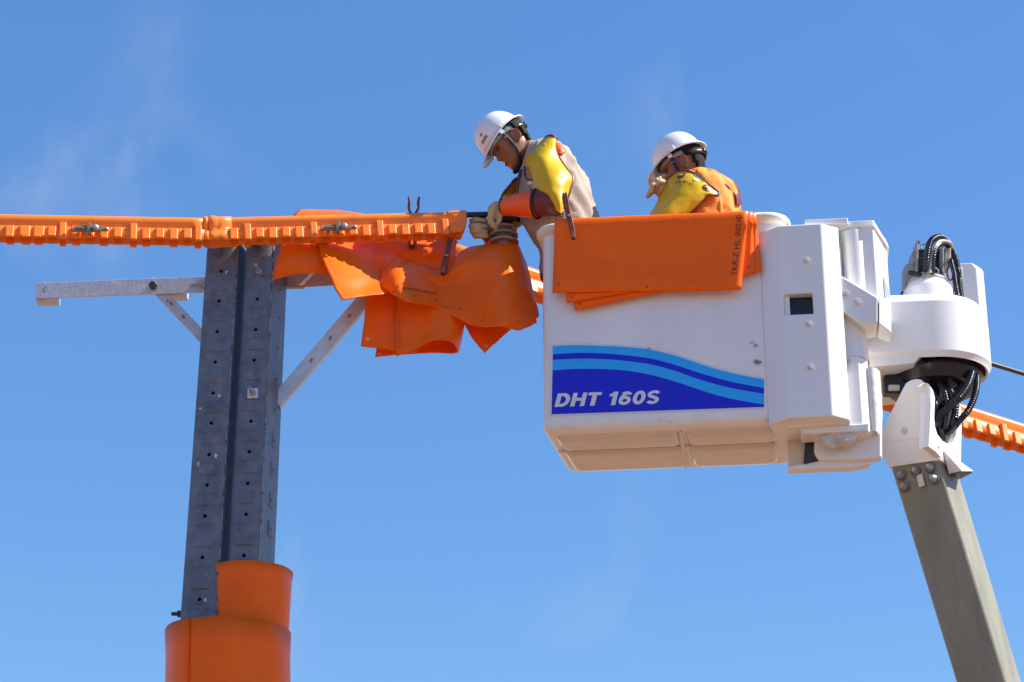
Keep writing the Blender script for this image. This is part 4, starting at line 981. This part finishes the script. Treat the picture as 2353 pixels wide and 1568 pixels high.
# ------------------------------------------------------------------ people
HEADT = [(-.128, .080, .030, .020), (-.120, .098, -.002, .034), (-.105, .103, -.035, .047), (-.085, .100, -.055, .056), (-.062, .097, -.068, .062), (-.040, .096, -.078, .067), (-.020, .095, -.086, .070),
         (0, .092, -.092, .073), (.025, .098, -.097, .076), (.05, .098, -.099, .077), (.075, .090, -.094, .074), (.10, .070, -.078, .063), (.118, .045, -.052, .045), (.128, .015, -.02, .02)]
class Head:
    def __init__(s, c, f, h):
        f = Vector(f).normalized(); h = Vector(h); h = (h - f * h.dot(f)).normalized()
        s.c = Vector(c); s.f = f; s.h = h; s.s = h.cross(f)      # s: the figure's left
    def w(s, x, y, z): return s.c + s.f * x + s.s * y + s.h * z
def head_pts(H, grow=0.0, n=32, nz=44):
    T = np.array(HEADT); zs = np.linspace(T[0, 0], T[-1, 0], nz); rings = []
    for z in zs:
        yf, yb, wd = (np.interp(z, T[:, 0], T[:, i]) for i in (1, 2, 3))
        cx, a = (yf + yb) / 2, (yf - yb) / 2; r = []
        for i in range(n):
            t = 2 * math.pi * i / n; ct, st = math.cos(t), math.sin(t)
            x = cx + a * math.copysign(abs(ct) ** .85, ct); y = wd * math.copysign(abs(st) ** .85, st)
            t2 = (t + math.pi) % (2 * math.pi) - math.pi
            def bump(zc, zw, tw, am, tc=0.0): return am * math.exp(-((z - zc) / zw) ** 2 - ((abs(t2) - tc) / tw) ** 2)
            d = bump(-.038, .011, .16, .024) + bump(-.020, .018, .12, .014) + bump(.0, .014, .10, .006)          # nose
            d += bump(-.072, .006, .26, .008) + bump(-.086, .006, .24, .007) - bump(-.079, .003, .3, .004) - bump(-.098, .006, .3, .004)   # lips
            d += bump(.022, .010, .6, .005) - bump(.003, .010, .22, .010, .42) + bump(-.02, .02, .3, .004, .75) + bump(-.115, .01, .3, .005)    # brow, sockets, cheek, chin
            r.append(H.w(x + (d + grow) * ct, y + (d * .4 + grow) * st, z + grow * z / .13 * .6))
        rings.append(r)
    return rings
def ear_vf(H, sg):
    rings = []
    for k, (rr, out) in enumerate(((.6, -.004), (1.0, .008), (1.04, .016), (.9, .019), (.72, .012), (.3, .007))):
        r = []
        for i in range(18):
            t = 2 * math.pi * i / 18
            x = -.008 + .0205 * rr * math.cos(t) - .005 * math.sin(t); z = -.026 + .037 * rr * math.sin(t) * (1 if math.sin(t) > 0 else .92)
            r.append(H.w(x - out * .25, sg * (.069 + out + .006 * max(0, -math.cos(t)) * rr), z))
        rings.append(r)
    return loft(rings, True, True)
def ellip(c, ax, n=12):
    a, b, d = ax; rings = []
    for i in range(1, n):
        t = math.pi * i / n
        rings.append([Vector(c) + a * math.cos(t) + (b * math.cos(2 * math.pi * j / n) + d * math.sin(2 * math.pi * j / n)) * math.sin(t) for j in range(n)])
    return loft(rings, True, True)
def build_body(par, H, neck, shoulders, elbows, wrists, hips, feet):
    """one continuous body: head, neck, trunk, arms and legs merged into a single skin"""
    vfs = [loft(head_pts(H), True, True), ear_vf(H, 1), ear_vf(H, -1)]
    base = H.w(-.012, 0, -.03)
    vfs.append(tube([base, H.w(-.022, 0, -.09).lerp(neck, .35), neck], [.050, .052, .062], 16, 4))
    mid = (shoulders[0] + shoulders[1]) / 2; pel = (hips[0] + hips[1]) / 2
    vfs.append(tube([neck, mid + (pel - mid) * .1, mid + (pel - mid) * .45, mid + (pel - mid) * .75, pel], [.06, .105, .12, .115, .12], 18, 4))
    for sh_, el, wr in zip(shoulders, elbows, wrists):
        vfs.append(tube([mid, sh_, sh_.lerp(el, .5), el], [.07, .06, .05, .042], 14, 4)); vfs.append(tube([el, el.lerp(wr, .4), wr], [.043, .04, .028], 14, 4))
    for hp, ft in zip(hips, feet):
        kn = hp.lerp(ft, .5) + Vector((-.03, 0, 0))
        vfs.append(tube([pel, hp, hp.lerp(kn, .5), kn], [.1, .09, .075, .058], 14, 4)); vfs.append(tube([kn, kn.lerp(ft, .35), ft + Vector((0, 0, .05))], [.056, .055, .04], 14, 4))
        vfs.append(ellip(ft + Vector((-.05, 0, .04)), (Vector((.12, 0, 0)), Vector((0, .045, 0)), Vector((0, 0, .04)))))
    return obj('body', join(*vfs), 'skin', par, smooth=180, remesh=.0055, smoothit=3)
def hair(par, H):
    rings = head_pts(H, .009); T = []
    n = len(rings[0]); V = [q for r in rings for q in r]; Fc = []
    for k in range(len(rings) - 1):
        for i in range(n):
            q = V[k * n + i]; l = Vector(((q - H.c).dot(H.f), (q - H.c).dot(H.s), (q - H.c).dot(H.h)))
            lim = -.092 if l.x < -.045 else (-.005 if l.x < .0 else (.028 if l.x < .035 else .075))
            if l.z > lim: Fc.append((k * n + i, k * n + (i + 1) % n, (k + 1) * n + (i + 1) % n, (k + 1) * n + i))
    o = obj('hair', (V, Fc), 'hair', par, smooth=180, solid=.008)
    for sg in (1, -1):
        obj('eyebrow', tube([H.w(.099, sg * .014, .021), H.w(.094, sg * .032, .025), H.w(.080, sg * .050, .020)], [.003, .0045, .002], 8, 4), 'hair', par)
        obj('eye', ellip(H.w(.085, sg * .031, .002), (H.f * .008, H.s * .014, H.h * .006)), 'eye_white', par, smooth=180)
    obj('lips', tube([H.w(.090, .024, -.080), H.w(.105, .010, -.078), H.w(.107, 0, -.078), H.w(.105, -.010, -.078), H.w(.090, -.024, -.080)], [.002, .0038, .004, .0038, .002], 8, 3), 'lip', par)
def hard_hat(label, H, tilt=0.0, emblem=False, lift=.040):
    f = (H.f * math.cos(tilt) - H.h * math.sin(tilt)); h = (H.h * math.cos(tilt) + H.f * math.sin(tilt)); s = H.s
    c = H.c + H.h * lift
    def w(x, y, z): return c + f * x + s * y + h * z
    t = thing('hard_hat', label, 'hard hat', w(0, 0, 0), 'white hard hats')
    n = 48; rings = []
    def rad(a):
        return Vector(((.125 if math.cos(a) > 0 else .117) * math.cos(a), .101 * math.sin(a), 0))
    for i in range(15):
        e = math.pi / 2 * i / 14.0
        k, z = math.cos(e) ** .82, math.sin(e) ** .95 * .128
        r = []
        for j in range(n):
            a = 2 * math.pi * j / n; q = rad(a)
            ridge = .004 * math.exp(-(q.y * k / .022) ** 2) * min(1, z / .05)
            r.append(w(q.x * k + .004 * k, q.y * k, z + ridge))
        rings.append(r)
    obj('dome', loft(rings, False, True), 'helmet_white', t, smooth=180, solid=.003)
    br = []
    for k, dz in ((1.0, .004), (1.02, -.003), (1.0, -.006)):
        r = []
        for j in range(n):
            a = 2 * math.pi * j / n; q = rad(a); pk = max(0, math.cos(a)) ** 2.2; bk = max(0, -math.cos(a)) ** 2
            ext = (.011 + .050 * pk + .010 * bk) if k > 1 else (.002 if dz > 0 else .0)
            m_ = q.length; qq = q * ((m_ + ext) / m_)
            r.append(w(qq.x + .004, qq.y, dz - (.030 * pk + .006 * bk) * (1 if k > 1 else .15)))
        br.append(r)
    obj('brim', loft([br[0], [(a_ + b_) / 2 for a_, b_ in zip(br[0], br[1])], br[1]], False, False), 'helmet_white', t, smooth=180, solid=.004)
    lip = br[1] + [br[1][0]]
    obj('brim_edge', tube(lip, .0032, 6), 'helmet_white', t, smooth=180)
    # suspension: band round the head, ratchet, webbing cross, slots
    band = []
    for zz in (-.030, -.006):
        band.append([w(.106 * math.cos(a), .084 * math.sin(a), zz + .012 * math.cos(a)) for a in np.linspace(0, 2 * math.pi, 40, endpoint=False)])
    su = obj('headband', loft(band, False, False), 'harness', t, smooth=180, solid=.003)
    nb = []
    for zz in (-.062, -.026): nb.append([w(.112 * math.cos(a), .084 * math.sin(a), zz + .008) for a in np.linspace(R(118), R(242), 20)])
    obj('nape_strap', loft(nb, False, False, False), 'black', su, smooth=180, solid=.005)
    obj('ratchet', ellip(w(-.113, 0, -.038), (f * .012, s * .028, h * .018)), 'black_gloss', su, smooth=180)
    for sg in (1, -1):
        obj('slot_boss', cbox(w(.012, sg * .102, .014), .030, .012, .022, Frame((0, 0, 0), f, s, h)), 'helmet_white', t, bevel=.004)
        obj('strap_anchor', cbox(w(.035, sg * .094, -.012), .022, .006, .022, Frame((0, 0, 0), f, s, h)), 'helmet_white', t, bevel=.003)
        chin = H.w(.075, sg * .014, -.142); obj('chin_strap', tube([w(.036, sg * .092, -.012), H.w(.034, sg * .082, -.03), H.w(.040, sg * .072, -.085), H.w(.060, sg * .050, -.122), chin], .0085, 8, 5, flat=.35, up=f), 'webbing', t)
        obj('strap_buckle', cbox(H.w(.035, sg * .086, .002), .016, .006, .022, Frame((0, 0, 0), H.f, H.s, H.h)), 'harness', t, bevel=.002)
    obj('chin_cup', ellip(H.w(.088, 0, -.132), (H.f * .024, H.s * .030, H.h * .014)), 'webbing', t, smooth=180)
    if emblem:
        # front badge: red four-point star above letters
        def on(a, z):
            e = math.asin(min(1, (z / .128) ** (1 / .95))); k = math.cos(e) ** .82; q = rad(a) * k
            return w(q.x + .004 * k, q.y, z), (f * math.cos(a) + s * math.sin(a) * 1.1 + h * .45).normalized()
        q, nn = on(R(38), .062); x_ = nn.cross(h).normalized(); y_ = x_.cross(nn) * -1
        y_ = nn.cross(x_)
        st = []
        for i in range(8):
            r_ = .016 if i % 2 == 0 else .004; st.append(q + nn * .0028 + (x_ * math.cos(i * math.pi / 4) + y_ * math.sin(i * math.pi / 4)) * r_)
        obj('emblem_star', (st, [tuple(range(8))]), 'red_mark', t, smooth=0)
        V, Fc = text_mesh('EVN', .024, 0, .0008)
        q2_, n2 = on(R(36), .034); x2 = h.cross(n2).normalized(); y2 = n2.cross(x2); mxx = max(v[0] for v in V)
        obj('emblem_letters', ([q2_ + n2 * .0032 + x2 * (x - mxx / 2) + y2 * (y - .008) for x, y in V], Fc), 'ink_dark', t, smooth=0)
    return t
def trunk(rows, yc, yd, name, m, par, wr=.006, seed=1, k=5):
    """shirt: rows of (v, left, right[, dy, half depth]) picture edges, lofted, with folds"""
    rng = random.Random(seed); ph = [rng.uniform(0, 6.3) for _ in range(6)]
    rings0 = []
    n = 72
    for row in rows:
        v, l, r = row[:3]; dy = row[3] if len(row) > 3 else yc; hd = row[4] if len(row) > 4 else yd
        a, b = p(l, v, dy), p(r, v, dy); c = (a + b) / 2; hw = (b - a).length / 2
        rings0.append([c + Vector((hw * math.copysign(abs(math.cos(t)) ** .9, math.cos(t)), hd * math.sin(t), 0)) for t in (2 * math.pi * i / n for i in range(n))])
    cols = [cr1([tuple(r[i]) for r in rings0], k) for i in range(n)]
    m_ = len(cols[0]); rings = []
    for j in range(m_):
        cen = sum((Vector(c[j]) for c in cols), Vector()) / n; r = []
        for i in range(n):
            q = Vector(cols[i][j]); t = 2 * math.pi * i / n; d = (q - cen).normalized(); z = q.z * 14
            fold = math.sin(3 * t + z * 1.1 + ph[0]) * math.sin(z * .7 + ph[1] + 2 * t) + .7 * math.sin(7 * t - z * .9 + ph[2]) * math.sin(1.3 * z + ph[3]) + .4 * math.sin(11 * t + 1.7 * z + ph[4])
            rid = (1 - abs(math.sin(1.6 * t + z * .42 + ph[5]))) ** 4 + .8 * (1 - abs(math.sin(2.1 * t - z * .55 + ph[2]))) ** 5 + .6 * (1 - abs(math.sin(z * .9 + 1.2 * t + ph[1]))) ** 5
            r.append(q + d * wr * (fold * .7 + rid * 1.1 - .5))
        rings.append(r)
    return obj(name, loft(rings, False, True), m, par, smooth=180)
def shell(rows, name, m, par, solid=.005, k=6, piping=None, org=None, skip=()):
    """rubber sleeve half shell: rows of control points (u, v, dy)"""
    sh = Sheet([[p(*q) for q in r] for r in rows], k).rough(.0045, 11)
    o = obj(name, sh.vf(), m, par, smooth=180, solid=solid)
    if piping:
        g_ = sh.g
        paths = {'top': [tuple(q) for q in g_[0]], 'left': [tuple(q) for q in g_[:, 0]], 'right': [tuple(q) for q in g_[:, -1]], 'bottom': [tuple(q) for q in g_[-1]]}
        for e in piping: obj('piping', tube(paths[e][::2] + [paths[e][-1]], .0078, 8), 'maroon', o, smooth=180)
    return o, sh
def glove(par, wrist, palm, knuckles, tips, thumb, r=.0115, name='glove'):
    """palm plus five separate fingers; knuckles/tips: lists of (u,v,dy)"""
    W_, Pm = p(*wrist), p(*palm); vfs = []
    kn = [p(*q) for q in knuckles]
    vfs.append(tube([W_, W_.lerp(Pm, .5), Pm, Pm.lerp(sum(kn, Vector()) / len(kn), .6)], [.030, .036, .040, .033], 14, 3))
    vfs.append(tube(kn, .0165, 12, 4))
    for q in kn: vfs.append(tube([Pm, q], [.022, .0155], 10))
    for q, tp in zip(kn, tips):
        pts = [q] + [p(*x) for x in tp]; vfs.append(tube(pts, [r * 1.15, r * 1.05, r, r * .85][:len(pts)] if len(pts) <= 4 else r, 10, 3)); vfs.append(ellip(pts[-1], (Vector((r * .9, 0, 0)), Vector((0, r * .9, 0)), Vector((0, 0, r * .9))), 8))
    tp = [p(*x) for x in thumb]; vfs.append(tube([Pm.lerp(W_, .4)] + tp, [r * 1.5, r * 1.35, r * 1.15, r * .9][:len(tp) + 1], 10, 3)); vfs.append(ellip(tp[-1], (Vector((r, 0, 0)), Vector((0, r, 0)), Vector((0, 0, r))), 8))
    return obj(name, join(*vfs), 'leather', par, smooth=180, remesh=.0038, smoothit=2)
floor_z = BF(0, 0, .035).z

# ---- the lineman leaning out over the insulator
pa = thing('person', 'person in beige shirt and yellow rubber sleeves leaning over the insulator', 'person', Vector((p(1310, 520, .0).x, YB - .02, floor_z)))
f1 = Vector((-.68, -.10, -.72)); H1 = Head(p(1170, 308, -.075) + Vector((.0, .075, 0)), f1, (-.72, 0, .68))
nk1 = p(1240, 352, .0)
sh1 = [p(1264, 368, -.12), p(1240, 380, .17)]; el1 = [p(1282, 474, -.205), p(1190, 470, .22)]; wr1 = [p(1160, 480, -.09), p(1118, 548, .10)]
hp1 = [Vector((p(1325, 600, 0).x, YB - .10, floor_z + .80)), Vector((p(1325, 600, 0).x, YB + .08, floor_z + .80))]
ft1 = [Vector((p(1405, 600, 0).x, YB - .12, floor_z)), Vector((p(1405, 600, 0).x, YB + .10, floor_z))]
build_body(pa, H1, nk1, sh1, el1, wr1, hp1, ft1); hair(pa, H1)
shirt = trunk([(640, 1240, 1385), (600, 1238, 1385), (565, 1234, 1383), (535, 1214, 1380), (505, 1199, 1375), (472, 1191, 1367), (441, 1188, 1358), (412, 1193, 1345), (390, 1199, 1331, .0, .165), (368, 1206, 1316, .0, .155), (350, 1212, 1303, .0, .13), (338, 1220, 1288, .0, .09), (331, 1226, 1268, .0, .06)], .0, .165, 'shirt', 'shirt_beige', pa, .013, 3)
obj('collar', join(tube([p(1250, 338, -.10), p(1238, 330, -.11), p(1228, 334, -.115), p(1217, 352, -.11), p(1204, 382, -.07)], [.012, .018, .020, .018, .010], 10, 4, flat=.5)), 'shirt_beige', shirt)
obj('collar', tube([p(1252, 338, .06), p(1236, 331, .08), p(1226, 338, .09), p(1214, 362, .075), p(1203, 386, .04)], [.010, .014, .015, .014, .008], 10, 4, flat=.5), 'shirt_beige', shirt)
obj('shoulder_patch', Sheet([[p(1276, 326, -.16), p(1288, 331, -.16), p(1300, 345, -.15)], [p(1278, 338, -.185), p(1289, 342, -.19), p(1299, 350, -.18)], [p(1279, 354, -.19), p(1287, 355, -.195), p(1294, 355, -.185)]], 4).vf(), 'glove_orange', shirt, smooth=180, solid=.004)
obj('name_badge', prism([p(1212, 417, -.162), p(1224, 416, -.168), p(1224, 423, -.168), p(1212, 424, -.162)], (0, .004, 0)), 'decal_film', shirt)
obj('pocket_flap', prism([p(1318, 478, -.160), p(1346, 474, -.13), p(1350, 500, -.125), p(1322, 506, -.158)], (0, .006, 0)), 'shirt_beige', shirt, bevel=.002)
obj('trousers', join(*[tube([hp1[i] + Vector((0, 0, .1)), hp1[i].lerp(ft1[i], .5) + Vector((-.03, 0, 0)), ft1[i] + Vector((0, 0, .04))], [.125, .085, .07], 16, 4) for i in (0, 1)]), 'trousers', pa)
for i_ in (0, 1): obj('shirt_sleeve', tube([nk1.lerp(sh1[i_], .5), sh1[i_], sh1[i_].lerp(el1[i_], .35), sh1[i_].lerp(el1[i_], .65)], [.085, .078, .066, .060], 18, 4), 'shirt_beige', shirt, smooth=180)
# near sleeve
ns, nsh = shell([
    [(1252, 322, -.10), (1258, 316, -.14), (1266, 314, -.16), (1274, 317, -.17), (1279, 322, -.15)],
    [(1228, 341, -.08), (1241, 336, -.165), (1257, 335, -.20), (1272, 338, -.20), (1281, 342, -.17)],
    [(1205, 363, -.06), (1222, 362, -.18), (1246, 361, -.235), (1268, 364, -.225), (1285, 366, -.195)],
    [(1209, 388, -.06), (1226, 388, -.20), (1254, 388, -.26), (1284, 388, -.25), (1304, 392, -.205)],
    [(1214, 412, -.08), (1232, 413, -.22), (1262, 413, -.28), (1294, 413, -.26), (1315, 407, -.21)],
    [(1221, 433, -.12), (1238, 436, -.24), (1264, 438, -.285), (1292, 436, -.27), (1310, 431, -.22)],
    [(1246, 446, -.16), (1258, 449, -.26), (1274, 452, -.285), (1292, 455, -.275), (1304, 453, -.22)],
    [(1264, 462, -.18), (1270, 466, -.265), (1280, 470, -.28), (1291, 474, -.27), (1297, 474, -.17)],
    [(1276, 484, -.20), (1280, 487, -.26), (1284, 490, -.27), (1288, 492, -.26), (1291, 492, -.19)]], 'rubber_sleeve', 'yellow_rubber', pa, piping=('top', 'left', 'right'))
obj('sleeve_button', lathe(p(1250, 334, -.20), (-.5, -1, .3), [(.010, 0), (.009, .004), (.004, .006)], 10), 'yellow_rubber', ns)
obj('strap', tube([p(1197, 390, -.06), p(1193, 405, -.08), p(1190, 425, -.10), p(1187, 450, -.09)], .007, 8, 4), 'maroon', pa)
obj('strap', tube([p(1206, 384, -.11), p(1206, 402, -.14), p(1213, 414, -.15), p(1224, 412, -.18)], .006, 8, 4), 'maroon', pa)
# forearm gauntlet
obj('sleeve_cuff', tube([p(1288, 474, -.22), p(1270, 468, -.215), p(1245, 466, -.20), p(1222, 467, -.18)], [.052, .060, .061, .060], 22, 4), 'maroon', pa, smooth=60)
obj('cuff_piping', tube([p(1268, 474, -.275), p(1274, 484, -.262), p(1283, 493, -.24), p(1291, 497, -.21)], .005, 8, 4), 'maroon', pa)
gz = obj('glove_gauntlet', tube([p(1234, 469, -.19), p(1210, 470, -.17), p(1180, 473, -.13), p(1157, 477, -.10)], [.066, .061, .050, .040], 22, 4), 'glove_orange', pa, smooth=60)
def ring(path, r, m, par, name, tr=.004):
    a, b = p(*path[0]), p(*path[1]); d = (b - a).normalized(); u_ = d.orthogonal().normalized(); v_ = d.cross(u_)
    return obj(name, tube([a + (u_ * math.cos(t) + v_ * math.sin(t)) * r for t in np.linspace(0, 2 * math.pi, 33)], tr, 8), m, par, smooth=180)
ring(((1233, 469, -.19), (1215, 470, -.175)), .067, 'webbing', gz, 'cuff_band', .006)
ring(((1154, 477, -.095), (1145, 478, -.09)), .038, 'webbing', gz, 'wrist_band', .007)
ga = glove(pa, (1158, 477, -.10), (1141, 482, -.085), [(1135, 474, -.125), (1131, 483, -.125), (1129, 492, -.12), (1130, 499, -.105)],
           [[(1128, 488, -.13), (1128, 506, -.115), (1136, 520, -.10)], [(1126, 497, -.12), (1130, 514, -.105), (1138, 524, -.09)], [(1125, 503, -.11), (1131, 518, -.095), (1140, 524, -.08)], [(1128, 508, -.10), (1135, 518, -.085), (1142, 521, -.07)]],
           [(1148, 496, -.10), (1146, 508, -.095), (1141, 516, -.09)])
# far arm: sleeve, gauntlet, fist
shell([[(1180, 416, .05), (1186, 412, .10), (1196, 408, .14), (1206, 408, .16)], [(1166, 434, .06), (1174, 436, .10), (1186, 436, .12), (1198, 436, .14)], [(1152, 458, .08), (1162, 462, .06), (1176, 466, .08), (1190, 468, .12)],
       [(1160, 490, .12), (1170, 492, .08), (1184, 494, .08), (1198, 492, .12)], [(1170, 516, .14), (1180, 522, .10), (1192, 524, .10), (1205, 514, .14)]], 'rubber_sleeve', 'yellow_rubber', pa, piping=('top', 'left'))
obj('glove_gauntlet', tube([p(1168, 540, .20), p(1145, 545, .17), p(1118, 548, .14)], [.05, .044, .034], 18, 4), 'glove_orange', pa)
gb = glove(pa, (1126, 546, .14), (1108, 527, .10), [(1088, 512, .06), (1086, 522, .05), (1088, 533, .05), (1096, 543, .06)],
           [[(1084, 508, .03), (1098, 506, .005), (1114, 508, .005)], [(1082, 520, .02), (1097, 518, -.01), (1116, 521, -.01)], [(1085, 532, .02), (1099, 531, -.01), (1116, 533, -.01)], [(1092, 543, .03), (1104, 543, .0), (1118, 543, .0)]],
           [(1112, 506, .06), (1104, 502, .03), (1094, 503, .01)], r=.0125)
hard_hat('white hard hat tipped steeply forward on the person in the beige shirt', H1, R(4), True)

# ---- the lineman in orange, wiping his face
pb = thing('person', 'person in orange shirt and yellow rubber sleeves wiping the face with a glove', 'person', Vector((p(1620, 480, .0).x, YB - .08, floor_z)))
f2 = Vector((-.86, .30, -.40)); H2 = Head(p(1564, 363, -.15) + Vector((.02, .072, 0)), f2, (-.38, .1, .9))
nk2 = p(1598, 415, -.08)
sh2 = [p(1596, 436, -.155), p(1660, 444, .04)]; el2 = [p(1522, 506, -.20), p(1690, 520, .02)]; wr2 = [p(1528, 452, -.08), p(1640, 560, -.05)]
hp2 = [Vector((p(1640, 600, 0).x, YB - .20, floor_z + .80)), Vector((p(1640, 600, 0).x, YB - .04, floor_z + .80))]
ft2 = [Vector((p(1650, 600, 0).x, YB - .22, floor_z)), Vector((p(1650, 600, 0).x, YB - .02, floor_z))]
build_body(pb, H2, nk2, sh2, el2, wr2, hp2, ft2); hair(pb, H2)
s2_ = trunk([(600, 1560, 1702), (560, 1556, 1703), (520, 1552, 1703), (490, 1550, 1701), (465, 1552, 1698), (446, 1556, 1690), (430, 1562, 1675, -.08, .16), (420, 1572, 1655, -.08, .14), (411, 1580, 1640, -.08, .11), (404, 1586, 1630, -.08, .08)], -.08, .17, 'shirt', 'shirt_orange', pb, .012, 8)
obj('hood_collar', tube([p(1584, 401, -.15), p(1596, 396, -.165), p(1611, 394, -.155), p(1624, 398, -.12), p(1631, 405, -.07)], [.012, .018, .021, .019, .012], 12, 5), 'shirt_orange', s2_, smooth=180)
obj('shirt_fold', tube([p(1628, 402, -.13), p(1636, 415, -.18), p(1642, 430, -.20), p(1650, 448, -.22), p(1654, 470, -.23), p(1655, 498, -.23)], [.006, .012, .014, .013, .012, .010], 10, 5), 'shirt_orange', s2_, smooth=180)
obj('shirt_fold', tube([p(1605, 405, -.17), p(1622, 408, -.175), p(1634, 414, -.17), p(1644, 424, -.15)], [.006, .012, .012, .006], 10, 5), 'shirt_orange', s2_, smooth=180)
obj('trousers', join(*[tube([hp2[i] + Vector((0, 0, .1)), hp2[i].lerp(ft2[i], .5) + Vector((-.03, 0, 0)), ft2[i] + Vector((0, 0, .04))], [.12, .085, .07], 16, 4) for i in (0, 1)]), 'trousers', pb)
for i_ in (0, 1): obj('shirt_sleeve', tube([nk2.lerp(sh2[i_], .5), sh2[i_], sh2[i_].lerp(el2[i_], .35), sh2[i_].lerp(el2[i_], .65)], [.08, .072, .060, .055], 18, 4), 'shirt_orange', s2_, smooth=180)
n2s, n2h = shell([
    [(1538, 412, -.14), (1556, 398, -.19), (1572, 393.5, -.225), (1586, 395, -.245), (1602, 404, -.26), (1622, 420, -.27), (1640, 434, -.275), (1649, 442, -.27)],
    [(1532, 422, -.15), (1550, 414, -.22), (1570, 411, -.26), (1588, 413, -.28), (1604, 420, -.29), (1622, 432, -.295), (1636, 444, -.29), (1646, 450, -.275)],
    [(1524, 440, -.16), (1542, 436, -.24), (1562, 434, -.285), (1580, 435, -.30), (1597, 438, -.31), (1611, 443, -.31), (1621, 446, -.30), (1627, 443.5, -.285)],
    [(1515, 460, -.17), (1532, 458, -.25), (1550, 457, -.29), (1568, 457, -.31), (1584, 458, -.315), (1598, 460, -.31), (1610, 460, -.30), (1617, 458, -.28)],
    [(1502, 480, -.18), (1518, 480, -.26), (1534, 480, -.30), (1550, 480, -.315), (1566, 480, -.315), (1579, 480, -.305), (1590, 479, -.295), (1598, 477, -.275)],
    [(1491, 497, -.20), (1504, 500, -.27), (1518, 502, -.30), (1533, 502, -.31), (1547, 502, -.31), (1558, 501, -.30), (1567, 500, -.29), (1575, 497, -.27)],
    [(1490, 512, -.22), (1500, 518, -.27), (1512, 522, -.29), (1525, 523, -.30), (1537, 523, -.29), (1547, 522, -.28), (1555, 520, -.27), (1561, 517, -.25)]], 'rubber_sleeve', 'yellow_rubber', pb, piping=('top', 'right'))
def disc_on(sh, u, v, r, m, par, name, off=.0045, sq=1.0):
    a, b = sh.find(u, v); q, n, du, dv = sh.at(a, b)
    return obj(name, lathe(q + n * (off - .004), n, [(r, 0), (r, .004), (r * .9, .005)], 16), m, par)
for u, v in ((1565, 404), (1624, 433)):
    d_ = disc_on(n2h, u, v, .021, 'maroon', n2s, 'strap_patch'); disc_on(n2h, u, v, .008, 'yellow_rubber', n2s, 'strap_button', .010)
disc_on(n2h, 1598, 414, .014, 'sticker', n2s, 'number_sticker')
def quad_on(sh, pts, m, par, name, off=.0052):
    V = []
    for u, v in pts:
        a, b = sh.find(u, v); q, n, _, _ = sh.at(a, b); V.append(q + n * off)
    return obj(name, (V, [tuple(range(len(V)))]), m, par, smooth=0)
r0, c0 = n2h.find(1594, 402); r1, c1 = n2h.find(1616, 419)
tp_ = []
for t in np.linspace(0, 1, 7):
    q, n, du, dv = n2h.at(lerp(r0, r1, t), lerp(c0, c1, t)); tp_.append((q + n * .005, q + n * .005 + dv * .011))
obj('green_tape', ([a for a, b in tp_] + [b for a, b in tp_], [(i, i + 1, 8 + i, 7 + i) for i in range(6)]), 'green_tape', n2s, smooth=0)
text_on_sheet(n2h, 'LƯỢNG', 1554, 424, 1590, 429, .026, n2s, 'ink_dark', .0052)
text_on_sheet(n2h, '3', 1595, 412, 1600, 415, .013, n2s, 'ink_dark', .0068)
# far shoulder sleeve: its maroon edge arches over the back
shell([[(1640, 407, -.08), (1660, 408, -.07), (1681, 415, -.06), (1695, 430, -.06), (1703, 450, -.06), (1705, 470, -.07)],
       [(1644, 411, -.18), (1660, 414, -.17), (1676, 422, -.16), (1688, 435, -.15), (1696, 452, -.14), (1698, 470, -.14)],
       [(1652, 419, -.235), (1662, 422, -.22), (1673, 430, -.20), (1683, 441, -.19), (1691, 455, -.18), (1693, 470, -.18)]], 'rubber_sleeve', 'maroon', pb, k=6)
obj('glove_gauntlet', tube([p(1524, 505, -.09), p(1526, 480, -.085), p(1528, 454, -.08)], [.04, .037, .032], 18, 4), 'glove_orange', pb)
glove(pb, (1530, 450, -.10), (1517, 431, -.135), [(1513, 414, -.155), (1506, 421, -.15), (1502, 430, -.145), (1502, 439, -.135)],
      [[(1520, 406, -.14), (1530, 405, -.12)], [(1500, 428, -.165), (1497, 440, -.16)], [(1496, 436, -.16), (1491, 446, -.15)], [(1496, 444, -.145), (1488, 452, -.14)]],
      [(1524, 420, -.165), (1516, 418, -.185), (1510, 424, -.185)], r=.0115)
hard_hat('white hard hat with dark harness on the person in the orange shirt', H2, R(2), False)
